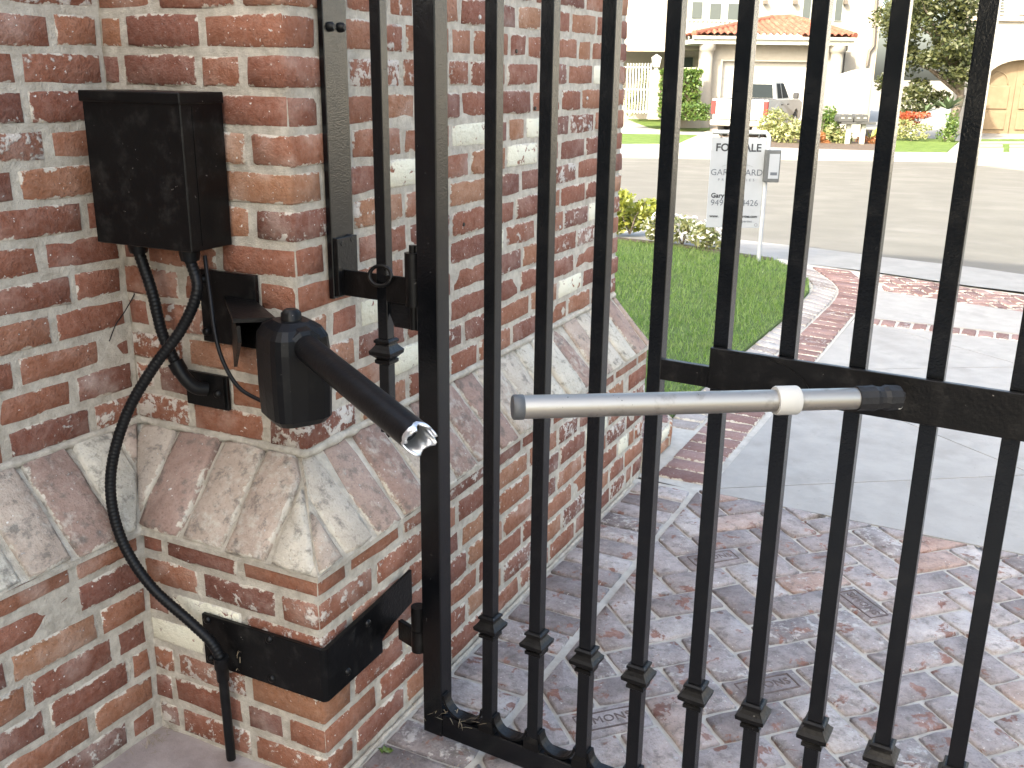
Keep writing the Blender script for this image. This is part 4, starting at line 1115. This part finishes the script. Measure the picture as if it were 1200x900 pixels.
for x0, x1, y0, y1 in ((1145, 1176, 173, 177), (1183, 1214, 173, 177), (1147, 1175, 169.2, 171.2), (1183, 1214, 169.4, 171.4), (1142, 1214, 165.8, 167.4)):
    P = [onz(x, y, FZ+.15) for x, y in ((x0, y1), (x1, y1), (x1, y0), (x0, y0))]; m = MB(); m.prism([p-Z3*.1 for p in P], Z3*.1); st += 1
    tag(m.build('stepping_stone', M_CONC2), ('large tan stepping stone, left of the front pair', 'large tan stepping stone, right of the front pair', 'tan stepping stone, left of the second pair', 'tan stepping stone, right of the second pair', 'long tan stepping stone nearest the arched doors')[st-1], 'stone', 'stepping stones before the arched doors')

# ---- white house with garage
HV = 45.; GV = 43.
hs = tag(empty('white_house', tuple(onv(900, 170, HV))), 'white two storey house with tiled garage roof across the street', 'house')
def win(parent, px0, px1, py0, py1, v, mat=M_BLIND, fr=.09):
    w = ub('window', parent, px0, px1, py0, py1, v-.05, v+.1, M_TRIM)
    a = 1.2
    ub('pane', w, px0+a, px1-a, py0+a, py1-a, v-.08, v-.06, mat)
    return w
# garage block
gl, gr = onv(822, 60, GV).dot(U), onv(984, 60, GV).dot(U); ze = onv(900, 52, GV).z; 
ubz('garage_wall', hs, gl, gl+.9, FZ, ze, GV, GV+.5, M_STUCCO)
ubz('garage_wall', hs, gr-.9, gr, FZ, ze, GV, GV+.5, M_STUCCO)
ubz('garage_wall', hs, gr-.4, gr, FZ, ze-.003, GV+.5, GV+7, M_STUCCO_W)
ubz('lintel', hs, gl+.9, gr-.9, onv(900, 72, GV).z, ze, GV+.02, GV+.5, M_STUCCO)
ubz('garage_door', hs, gl+.9, gr-.9, FZ, onv(900, 72, GV).z, GV+.25, GV+.35, M_DOOR)
dz0 = onv(900, 72, GV).z
for k in range(1, 4): ubz('door_rail', hs, gl+.95, gr-.95, FZ+(dz0-FZ)*k/4-.02, FZ+(dz0-FZ)*k/4+.02, GV+.235, GV+.25, M_TRIM)
ubz('eave', hs, gl-.45, gr+.35, ze-.02, ze+.16, GV-.6, GV+7.3, M_TRIM)
ubz('gutter', hs, gl-.5, gr+.4, ze+.163, ze+.28, GV-.7, GV-.58, plain('taupe gutter', (.30, .27, .23), .5))
for px in (826, 977):
    cu = onv(px, 100, GV-.25); c = U*cu.dot(U)+V*(GV-.32)
    m = MB(); m.tube([c+Z3*FZ, c+Z3*(ze-.55), c+Z3*(ze-.3), c+Z3*(ze-.25), c+Z3*(ze-.02)], [.27, .25, .25, .33, .33], 16); m.build('column', M_STUCCO, hs)
dp = [onv(992, 52, GV-.1), onv(992, 58, GV-.05), onv(984.5, 63, GV-.04), onv(983, 85, GV-.04)]
MB().tube(dp, .06, 8).build('downpipe', M_PIPE, hs)
# tiled hip roof: rows of barrel tiles, real relief
def tiled(name, a, b, apex_a, apex_b, parent, cols, rows):
    """roof plane eave a-b, upper edge apex_a-apex_b"""
    vv = []; ff = []; nrm = (b-a).cross(apex_a-a).normalized(); nrm = nrm if nrm.z > 0 else -nrm; s = 6
    nx, ny = cols*s, rows*4
    for j in range(ny+1):
        t = j/ny; L = a.lerp(apex_a, t); Rr = b.lerp(apex_b, t); w = max(1e-3, (Rr-L).length); full = (b-a).length
        for i in range(nx+1):
            p = L.lerp(Rr, i/nx)
            ph = ((p-a).dot((b-a).normalized())/full*cols) % 1.
            step = (1-(j % 4)/4.)*.05
            vv.append(p+nrm*(.10*math.sin(PI*ph)+step))
    for j in range(ny):
        for i in range(nx): ff.append((j*(nx+1)+i, j*(nx+1)+i+1, (j+1)*(nx+1)+i+1, (j+1)*(nx+1)+i))
    return obj(name, mesh(name, vv, ff, False), M_TILE, parent)
ea, eb = U*(gl-.45)+V*(GV-.6)+Z3*(ze+.28), U*(gr+.38)+V*(GV-.6)+Z3*(ze+.28)
apx = onv(928, 23, GV+3.2); apl = onv(905, 23.5, GV+3.2)
tiled('roof', ea, eb, apl, apx, hs, 24, 12)
ec = eb+V*7.0; tiled('roof', eb, ec, apx, apx+V*1.0, hs, 26, 12)
ed_ = ea+V*7.0; tiled('roof', ed_, ea, apl+V*1.0, apl, hs, 26, 12)
for q0, q1 in ((eb, apx), (ea, apl), (apl, apx)): MB().tube([q0+Z3*.07, q1+Z3*.09], .13, 8).build('ridge_tile', M_TILE, hs)
# main upper block
ubz('wall', hs, onv(700, 20, HV+5).dot(U)-8, onv(1030, 20, HV+5).dot(U), FZ, 8., HV+5, HV+14, M_STUCCO)
ubz('side_wall', hs, onv(1030, 20, HV+5).dot(U)+.003, onv(1030, 20, HV+5).dot(U)+.1, FZ, 8.0, HV+5.05, HV+20, M_STUCCO_W)
MB().tube([onv(1028.5, -20, HV+4.9), onv(1024, 54, HV+4.9), onv(1019, 60, HV+4.9), onv(1016, 78, HV+4.9)], .07, 8).build('downpipe', M_PIPE, hs)
ubz('chimney_base', hs, onv(1003, 75, HV-2).dot(U), onv(1017, 75, HV-2).dot(U), FZ, onv(1010, 60, HV-2).z, HV-.5, HV+1.5, M_STUCCO)
for x0, x1, y0, y1 in ((810, 824, 1, 23), (831, 846, 3, 24), (852, 868, 3, 25), (874, 884, 0, 24), (940, 951, -4, 25), (964, 973, -6, 24), (978, 988, -6, 25)): win(hs, x0, x1, y0, y1, HV+5)
for x in (896, 931, 990): ub('wall_lamp', hs, x, x+4, 0, 5, HV+4.7, HV+5, M_PIPE)
# porch and balcony left of the garage
ub('balcony_floor', hs, 700, 860, 52, 58, HV+1, HV+5, M_STUCCO)
ub('balcony_rail', hs, 795, 866, 23, 25, HV+1, HV+1.2, M_TRIM); ub('balcony_kerb', hs, 795, 866, 47, 51, HV+1, HV+1.25, M_TRIM)
for i in range(13): 
    x = 799+i*5.2; p0 = onv(x, 47, HV+1.1); p1 = onv(x, 25, HV+1.1); p1 = Vector((p0.x, p0.y, p1.z)); d = p1-p0
    MB().tube([p0, p0+d*.15, p0+d*.35, p0+d*.7, p1], [.10, .06, .13, .06, .10], 8).build('baluster', M_TRIM, hs)
ub('balcony_rail', hs, 955, 992, 27, 29.5, HV+3, HV+3.2, M_TRIM); ub('balcony_panel', hs, 966, 991, 29.5, 40, HV+3.02, HV+3.15, M_STUCCO_W)
ub('porch_wall', hs, 793, 826, 60, 84, HV+3, HV+3.2, M_GREYWALL); win(hs, 797, 813, 66, 82, HV+3, M_GLASS)
ub('wall_band', hs, 700, 792, 55, 60, HV-.5, HV+1, M_STUCCO_W)
ub('yard_wall', hs, 793, 823, 79, 150, 41.6, 41.9, M_STUCCO)
ub('gate_post', hs, 761, 776, 82, 140, 41.0, 41.8, M_STUCCO); 
lamp = tag(empty('post_lantern', tuple(onv(769, 81, 41.4))), 'small lantern on the white gate post left of the hedge', 'lantern')
lc = onv(769, 74, 41.4); MB().sqlathe(lc-Z3*.25, U, V, [(0, .08), (.08, .05), (.10, .12), (.42, .17), (.45, .19), (.58, .02)]).build('lantern', M_TRIM, lamp)
tr = tag(empty('side_gate', tuple(onv(750, 130, 41.4))), 'ornamental side gate grown through with vine left of the white post', 'gate')
for i in range(9): 
    x = 733+i*3.4; p0 = onv(x, 133, 41.3); p1 = onv(x, 74, 41.3); MB().beam(p0, Vector((p0.x, p0.y, p1.z)), .05, .05, up=U).build('bar', M_TRIM, tr)
for yy in (78, 104, 130): ub('rail', tr, 731, 762, yy, yy+1.6, 41.27, 41.34, M_TRIM)
shr = lambda px, py, v, r, n, size, mat, lab, seed, **k: shrub(k.pop('name', 'shrub'), Vector((onv(px, py, v).x, onv(px, py, v).y, onv(px, py, v).z)), r, n, size, mat, lab, seed=seed, **k)
shr(748, 132, 41.9, (.55, .25, 1.0), 700, .13, M_LIGHTSHRUB, 'thin vine growing through the ornamental side gate', 41, name='vine', shell=.1)
def hedge(px0, px1, py0, py1, v0, v1, n, size, lab, seed, mat=M_HEDGE):
    rg = random.Random(seed); a = onv(px0, (py0+py1)/2, v0).dot(U); b = onv(px1, (py0+py1)/2, v0).dot(U); zt = onv((px0+px1)/2, py0, v0).z; zb = onv((px0+px1)/2, py1, v0).z
    t = tag(empty('hedge', tuple(U*((a+b)/2)+V*v0+Z3*zb)), lab, 'hedge'); m = MB(); vv = []; ff = []
    for i in range(n):
        u = rg.uniform(a, b); z = rg.uniform(zb, zt); d = v0+abs(rg.gauss(0, .12)) if rg.random() < .7 else rg.uniform(v0, v1)
        if rg.random() < .25: z = zt+rg.gauss(0, .05)
        p = U*u+V*d+Z3*z; e = Vector((rg.gauss(0, 1), rg.gauss(0, 1), rg.gauss(0, 1))).normalized(); f_ = e.cross(Vector((rg.gauss(0, 1), rg.gauss(0, 1), rg.gauss(0, 1)))).normalized()
        s = size*rg.uniform(.6, 1.3); k = len(vv); vv += [p-e*s*.6, p+f_*s*.3, p+e*s*.6, p-f_*s*.3]; ff.append((k, k+1, k+2, k+3))
    m.add(vv, ff).build('foliage', mat, t)
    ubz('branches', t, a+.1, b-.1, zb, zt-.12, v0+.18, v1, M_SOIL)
hedge(773, 822, 84, 138, 40.2, 41.4, 2600, .14, 'tall clipped green hedge beside the garage column', 51)
hedge(790, 832, 125, 141, 39.2, 40.0, 1300, .10, 'low clipped hedge in front of the tall hedge', 52)

# ---- parked pickup
tk_o = onv(864, 160, 35.7); tk_o.z = FZ+.12
YAWT = math.radians(27)
tU = U*math.cos(YAWT)-V*math.sin(YAWT); tV = U*math.sin(YAWT)+V*math.cos(YAWT)      # truck right, truck forward
truck = tag(empty('pickup_truck', tuple(tk_o)), 'white crew cab pickup truck parked tail out in the far driveway', 'truck')
M_CAR = plain('white car paint', (.42, .42, .405), .45); M_TYRE = plain('tyre rubber', (.02, .02, .02), .8); M_CARGL = plain('tinted glass', (.012, .016, .018), .5, spec=.03)
M_TAIL = plain('red tail lamp', (.20, .006, .006), .4); M_CHROME = plain('bumper chrome', (.55, .55, .55), .25, .8); M_TRUCKBLK = plain('black trim', (.025, .025, .028), .5)
def tp(x, y, z): return tk_o+tU*x+tV*y+Z3*z
def tbox(name, x0, x1, y0, y1, z0, z1, mat, b=.02, parent=None): return MB().frame(tp((x0+x1)/2, (y0+y1)/2, (z0+z1)/2), tU, tV, Z3, (x1-x0)/2, (y1-y0)/2, (z1-z0)/2, b).build(name, mat, parent or truck)
HWD = .97
# side panels with wheel arches
def side_panel(sx):
    def archp(cy, r): return [(cy-r*math.cos(a), .42+r*math.sin(a)) for a in [i*PI/8 for i in range(9)]]
    prof = [(0, .62)]+[(0, 1.30), (1.75, 1.28), (5.0, 1.25), (5.6, 1.10), (5.72, .55)]
    low = [(5.3, .45)]+[(y, z) for y, z in reversed(archp(4.55, .50))]+[(y, z) for y, z in reversed(archp(1.15, .50))]+[(.2, .50)]
    P = prof+low; x0 = sx*HWD
    poly = [tp(x0-sx*(.06 if z < .7 else 0), y, z) for y, z in P]
    MB().prism(poly, -tU*sx*.12).build('side_panel', M_CAR, truck)
for s in (-1, 1): side_panel(s)
tbox('bed_floor', -.85, .85, .1, 1.75, .60, .70, M_TRUCKBLK); tbox('bonnet', -.85, .85, 3.9, 5.6, .9, 1.24, M_CAR, .05)
tbox('chassis', -.80, .80, .1, 5.5, .38, .58, M_TRUCKBLK); tbox('cab_lower', -.86, .86, 1.75, 4.0, .55, 1.26, M_CAR)
tg = tbox('tailgate', -.84, .84, -.02, .06, .62, 1.30, M_CAR, .02)
tbox('tailgate_handle', -.11, .11, -.04, -.02, 1.10, 1.18, M_TRUCKBLK, .005, tg); tbox('tailgate_crease', -.80, .80, -.026, -.020, .70, .72, M_TRUCKBLK, 0, tg)
tbox('bed_inside_shade', -.84, .84, .07, 1.72, 1.27, 1.315, M_TRUCKBLK, .01)  # black sheet stands in for the dark inside of the open bed
tbox('bumper', -.95, .95, -.22, -.04, .42, .60, M_CAR, .03); tbox('number_plate', -.16, .16, -.245, -.225, .46, .58, M_CHROME, 0); tbox('hitch', -.05, .05, -.32, -.2, .36, .44, M_TRUCKBLK, 0)
for s in (-1, 1): tbox('tail_lamp', s*.905-.075, s*.905+.075, -.05, .10, .80, 1.24, M_TAIL, .01)
# cab greenhouse
a = [(-.80, 1.80, 1.26), (.80, 1.80, 1.26), (.80, 4.15, 1.26), (-.80, 4.15, 1.26)]; b = [(-.66, 2.05, 1.88), (.66, 2.05, 1.88), (.66, 3.35, 1.88), (-.66, 3.35, 1.88)]
MB().add([tp(*p) for p in a+b], [(3, 2, 1, 0), (4, 5, 6, 7), (0, 1, 5, 4), (1, 2, 6, 5), (2, 3, 7, 6), (3, 0, 4, 7)]).build('cab', M_CAR, truck)
MB().add([tp(x, y, z) for x, y, z in ((-.70, 1.80, 1.33), (.70, 1.80, 1.33), (.60, 2.00, 1.80), (-.60, 2.00, 1.80))], [(0, 1, 2, 3)]).build('rear_window', M_CARGL, truck)
for s in (-1, 1):
    for y0, y1, w0, w1 in ((2.15, 2.80, 2.25, 2.80), (2.90, 3.85, 2.90, 3.35)):
        MB().add([tp(s*x, y, z) for x, y, z in ((.800, y0, 1.31), (.800, y1, 1.31), (.682, w1, 1.82), (.682, w0, 1.82))], [(0, 1, 2, 3)]).build('side_window', M_CARGL, truck)
    tbox('mirror', s*1.07-.10, s*1.07+.10, 3.75, 3.88, 1.28, 1.50, M_TRUCKBLK, .03)
    for cy in (1.15, 4.55):
        m = MB(); m.tube([tp(s*(HWD-.26), cy, .40), tp(s*(HWD-.03), cy, .40), tp(s*(HWD-.01), cy, .40)], [.40, .40, .34], 20); w = m.build('wheel', M_TYRE, truck)
        m = MB(); m.tube([tp(s*(HWD-.02), cy, .40), tp(s*(HWD+.005), cy, .40)], [.25, .22], 14); m.build('rim', M_CHROME, w)
    for y0 in (2.0, 2.95): tbox('door_handle', s*.985-.015, s*.985+.015, y0, y0+.2, 1.08, 1.12, M_TRUCKBLK, 0)

# ---- rounded wall, mailboxes and planting right of the driveway
rw = tag(empty('stucco_wall', tuple(onv(1000, 160, 36.5))), 'white stucco garden wall with curved top behind the mailboxes', 'wall')
u0, u1 = onv(972, 120, 36.5).dot(U), onv(1016, 120, 36.5).dot(U); zt = onv(1010, 80, 36.5).z; zs = onv(974, 92, 36.5).z
prof = [(u0, FZ), (u0, zs)]+[(u0+(u1-u0)*k/8, zs+(zt-zs)*math.sin(PI/2*k/8)) for k in range(1, 9)]+[(u1, FZ)]
MB().prism([U*u+V*36.5+Z3*z for u, z in prof], V*.35).build('front_wall', M_STUCCO, rw)
MB().prism([U*u1+V*36.86+Z3*FZ, U*u1+V*36.86+Z3*(zt-.1), U*(u1+.9)+V*41+Z3*(zt-.1), U*(u1+.9)+V*41+Z3*FZ], -U*.3).build('return_wall', M_STUCCO_W, rw)
M_MAIL = plain('grey mailbox', (.05, .05, .048), .6)
for i, (pxp, cols, lab) in enumerate(((992, (984, 992), 'twin grey mailboxes on a white post, left pair'), (1009, (1002, 1010), 'twin grey mailboxes on a pale post, right pair'))):
    mv = 33.5; pb = onv(pxp, 172, mv); pb.z = FZ+.1
    mb = tag(empty('mailbox', tuple(pb)), lab, 'mailbox', 'mailboxes by the far kerb')
    zc = onv(pxp, 138, mv).z
    MB().beam(pb, Vector((pb.x, pb.y, zc-.12)), .14, .14, up=U, bev=.01).build('post', M_TRIM, mb)
    MB().frame(Vector((pb.x, pb.y, zc-.16)), U, V, Z3, .32, .25, .035, .01).build('shelf', M_MAIL, mb)
    for px in cols:
        c = onv(px+1, 135, mv); c = U*c.dot(U)+V*mv+Z3*zc; n = 12; ring_ = [(.115*math.cos(a), .115*math.sin(a)) for a in [i*PI/n for i in range(n+1)]]+[(-.115, -.11), (.115, -.11)]
        o = MB().prism([c+U*x+Z3*z-V*.26 for x, z in ring_], V*.5).build('box', M_MAIL, mb)
        MB().frame(c-V*.27+Z3*.0, U, V, Z3, .05, .008, .014).build('number_tag', M_TRIM, o)
shr(922, 169, 33.9, (1.0, .6, .75), 1500, .12, M_LIGHTSHRUB, 'round pale flowering bush in front of the truck side', 61)
shr(960, 171, 34.2, (.75, .6, .75), 1100, .12, M_HEDGE, 'green bush left of the mailboxes', 62)
shr(962, 171, 33.75, (.38, .3, .28), 450, .08, M_ORANGE, 'small rust red plant at the kerb left of the mailbox post', 63)
shr(982, 172, 33.8, (.42, .35, .42), 600, .10, M_LIGHTSHRUB, 'pale green bush beside the mailbox post', 64)
shr(1015, 173, 33.9, (.45, .3, .22), 420, .08, M_ORANGE, 'low rusty ground plant right of the mailbox post', 65)
def rosette(name, c, r, n, mat, lab, seed, up=.5):
    rg = random.Random(seed); t = tag(empty(name, tuple(c)), lab, 'plant'); 
    for i in range(n):
        a = 2*PI*i/n*2.4+rg.uniform(-.2, .2); el = rg.uniform(.15, 1.3)*up+.15
        d = Vector((math.cos(a)*math.cos(el), math.sin(a)*math.cos(el), math.sin(el))); s = d.cross(Z3).normalized()*r*.09; e = c+d*r*rg.uniform(.8, 1.1); md = c+d*r*.5+Z3*r*.05
        vv = [c-s*.6, c+s*.6, md+s, md-s, e, md-Z3*r*.04]
        MB().add(vv, [(0, 1, 2, 3), (3, 2, 4), (0, 3, 5), (1, 5, 2), (3, 4, 5), (2, 5, 4)]).build('leaf', mat, t)
rosette('flax_plant', onv(1021, 168, 34.2), .55, 16, M_YELLOW, 'strappy yellow green plant right of the mailboxes', 71, .9)
# ---- tree with flowers and agaves below
def tree(name, c, h, crown_c, crown_r, n, size, lab, seed):
    rg = random.Random(seed); t = tag(empty(name, tuple(c)), lab, 'tree'); tr_ = MB()
    fork = c+Z3*h*.28+U*.25
    tr_.tube(spline([c, c+Z3*h*.14+U*.1, fork], 5), [.17-.004*i for i in range(11)], 9)
    lm = MB(); tips = []
    for i in range(9):
        a = 2*PI*i/9+rg.uniform(-.3, .3); e = crown_c+Vector((math.cos(a)*crown_r[0]*.7, math.sin(a)*crown_r[1]*.7, rg.uniform(-.6, .7)*crown_r[2]))
        md = fork.lerp(e, .5)+Vector((rg.gauss(0, .15), rg.gauss(0, .15), .15)); P = spline([fork-Z3*.05, md, e], 5)
        lm.tube(P, [.085*(1-.85*k/(len(P)-1)) for k in range(len(P))], 6); tips.append(e)
    tr_.build('trunk', M_BARK, t); lm.build('limbs', M_BARK, t)
    m = MB()
    cl = 64
    for i in range(cl):
        d = Vector((rg.gauss(0, 1), rg.gauss(0, 1), rg.gauss(0, 1))).normalized()*rg.uniform(.25, 1)**.6
        p = crown_c+Vector((d.x*crown_r[0], d.y*crown_r[1], d.z*crown_r[2])); f = rg.uniform(.22, .40)
        m.add(*leafcloud(rg, p, (crown_r[0]*f, crown_r[1]*f, crown_r[0]*f*.75), n//cl, size, .2))
    m.build('crown', M_LEAF, t)
tc_ = onv(1112, 158, 36.5); tc_.z = FZ+.1
tree('broadleaf_tree', tc_, 5.6, onv(1093, 32, 36.5), (1.75, 1.6, 2.9), 17000, .15, 'grey green broadleaf tree by the arched doors across the street', 81)
shr(1068, 165, 35.4, (.95, .5, .42), 900, .10, M_LIGHTSHRUB, 'pale low shrub in front of the red flowers', 91)
shr(1066, 150, 35.9, (.85, .4, .35), 700, .10, M_REDLEAF, 'bright red flowering shrub under the tree', 92)
shr(1108, 165, 35.2, (.45, .4, .55), 700, .10, M_HEDGE, 'dark rounded shrub at the foot of the agave', 93)
rosette('agave', onv(1083, 132, 36.0), .62, 22, M_AGAVE, 'dark spiky agave left of the tree trunk', 94)
rosette('agave', onv(1111, 128, 35.6), .72, 24, M_AGAVE, 'grey green spiky agave right of the tree trunk', 95)
for i, (x, y) in enumerate(((1067, 120), (1077, 122), (1053, 124))): pass
# ---- second house with arched doors
AV = 41.
h2 = tag(empty('arched_house', tuple(onv(1170, 165, AV))), 'white house with tan arched double doors at the right', 'house')
au0, au1 = onv(1150, 120, AV).dot(U), onv(1236, 120, AV).dot(U); zc_ = onv(1190, 98, AV).z; ra = (au1-au0)/2; uc = (au0+au1)/2
zw = 8.0; wl0, wl1 = onv(1124, 120, AV).dot(U), onv(1320, 120, AV).dot(U)
archpts = [(uc+ra*math.cos(a), zc_+ra*.62*math.sin(a)) for a in [PI-i*PI/20 for i in range(21)]]
polyL = [(wl0, FZ), (wl0, zw), (uc, zw)]+[p for p in reversed(archpts[:11])]+[(au0, FZ)]
polyR = [(wl1, FZ), (wl1, zw), (uc, zw)]+[p for p in archpts[10:]]+[(au1, FZ)]
MB().prism([U*u+V*AV+Z3*z for u, z in polyL], V*.7).build('wall', M_STUCCO, h2); MB().prism([U*u+V*AV+Z3*z for u, z in polyR], V*.7).build('wall', M_STUCCO, h2)
ub('string_course', h2, 1124, 1300, 21, 25, AV-.12, AV, M_STUCCO_W)
w = ub('shutter', h2, 1161, 1178, -14, 17, AV-.06, AV, M_TRIM)
for i in range(8): ub('louvre', w, 1163, 1176.5, 14-i*3.4-1.3, 14-i*3.4, AV-.09, AV-.07, M_SHUT)
w = ub('shutter', h2, 1197, 1214, -14, 17, AV-.06, AV, M_TRIM)
for s in (0, 1):
    us = (au0, uc) if s == 0 else (uc, au1)
    top_ = [p for p in (archpts[:11] if s == 0 else archpts[10:])]
    poly = [(us[0]+.02, FZ)]+[(u, z) for u, z in top_]+[(us[1]-.02, FZ)]
    d_ = MB().prism([U*u+V*(AV+.42)+Z3*z for u, z in poly], V*.08).build('door_leaf', M_TAN, h2)
    w_ = us[1]-us[0]
    for z0, z1 in ((FZ+.25, FZ+.95), (FZ+1.05, zc_-.1)):
        ubz('door_panel', d_, us[0]+.22, us[1]-.22, z0, z1, AV+.37, AV+.42, M_TAN, .02)
    MB().tube([U*(us[0]+w_/2+w_*.28*math.cos(a))+V*(AV+.41)+Z3*(zc_-.02+.45*math.sin(a)) for a in [i*PI/10 for i in range(11)]], .03, 6).build('arch_moulding', M_TAN, d_)
ubz('side_return', h2, wl0-.0, wl0+.08, FZ, onv(1120, 88, AV).z, AV-2.2, AV-.002, M_GREYWALL)

# ------------------------------------------------------------------ the home this driveway belongs to: unseen behind the viewer, shaped so its shade covers the gate
home = tag(empty('home', (0, -4.6, 0)), 'tall unseen house behind the viewer whose shade covers the gate', 'house')
EAVE_Y = -3.6; REACH = 9.68; EH = (REACH-EAVE_Y)*math.tan(SUN_EL)/abs(SUN_XY.y)
MB().box((-5.7, -16, -.1), (.1, -4.2, EH-.2)).build('wall', grain_mat('dark house wall', (.10, .085, .07), (.13, .11, .09), 3, 40, .4, .006), home)  # wall colour darkened so the gate fronts mirror less light
MB().box((-6.1, -16.5, EH-.2), (.5, EAVE_Y, EH)).build('eave', M_TRIM, home)
for wx in (-4.4, -1.4):
    for wz in (1., 4.6):
        w = MB().box((wx-.8, -4.24, wz), (wx+.8, -4.18, wz+1.6), .01).build('window', M_TRIM, home)
        MB().box((wx-.7, -4.255, wz+.1), (wx+.7, -4.245, wz+1.5)).build('pane', M_GLASS, w)

# more of the street, unseen at the right, added for the gate sides to reflect
M_WHITEWALL = grain_mat('bright white stucco', (.72, .70, .66), (.78, .76, .72), 3, 60, .3, .004)  # brighter than the seen stucco, to be mirrored in the gate sides
for i, (u_, v_, yw, lab) in enumerate(((31, 38, -.25, 'unseen white house across the street, nearest the arched doors'), (42, 22, -.9, 'unseen white house further along the street to the right'), (40, 4, -1.45, 'unseen pale house at the far right of the street'))):
    e_u = U*math.cos(yw)-V*math.sin(-yw)*-1; e_u = (U*math.cos(yw)+V*math.sin(yw)); e_v = Z3.cross(e_u); c = uv(u_, v_, FZ)
    nh = tag(empty('neighbour_house', tuple(c)), lab, 'house', 'neighbouring houses')
    MB().frame(c+Z3*3.4, e_u, e_v, Z3, 6.5, 4.5, 3.4).build('wall', M_WHITEWALL, nh)
    m = MB(); q_ = [c+e_u*(sx*7)+e_v*(sy*5)+Z3*6.8 for sx, sy in ((-1, -1), (1, -1), (1, 1), (-1, 1))]+[c-e_u*2.5+Z3*8.6, c+e_u*2.5+Z3*8.6]
    m.add(q_, [(0, 1, 5, 4), (1, 2, 5), (2, 3, 4, 5), (3, 0, 4), (3, 2, 1, 0)]); m.build('roof', M_TILE, nh)
    for wx in (-4.2, 0, 4.2):
        for wz in (1.4, 4.6):
            w = MB().frame(c+e_u*wx-e_v*4.53+Z3*wz, e_u, e_v, Z3, .75, .05, .7).build('window', M_TRIM, nh)
            MB().frame(c+e_u*wx-e_v*4.6+Z3*wz, e_u, e_v, Z3, .65, .01, .6).build('pane', M_GLASS, w)
# old screw anchors left in the pier side
for px, py in ((605, 60), (562, 20), (627, 127), (688, 115), (690, 148), (656, 266), (543, 263)):
    c = onx(px, py, XU+.005)
    MB().tube([c, c+X3*.003], [.006, .005], 8).build('screw_anchor', M_RUSTY if px % 2 else M_COLLAR, pier)
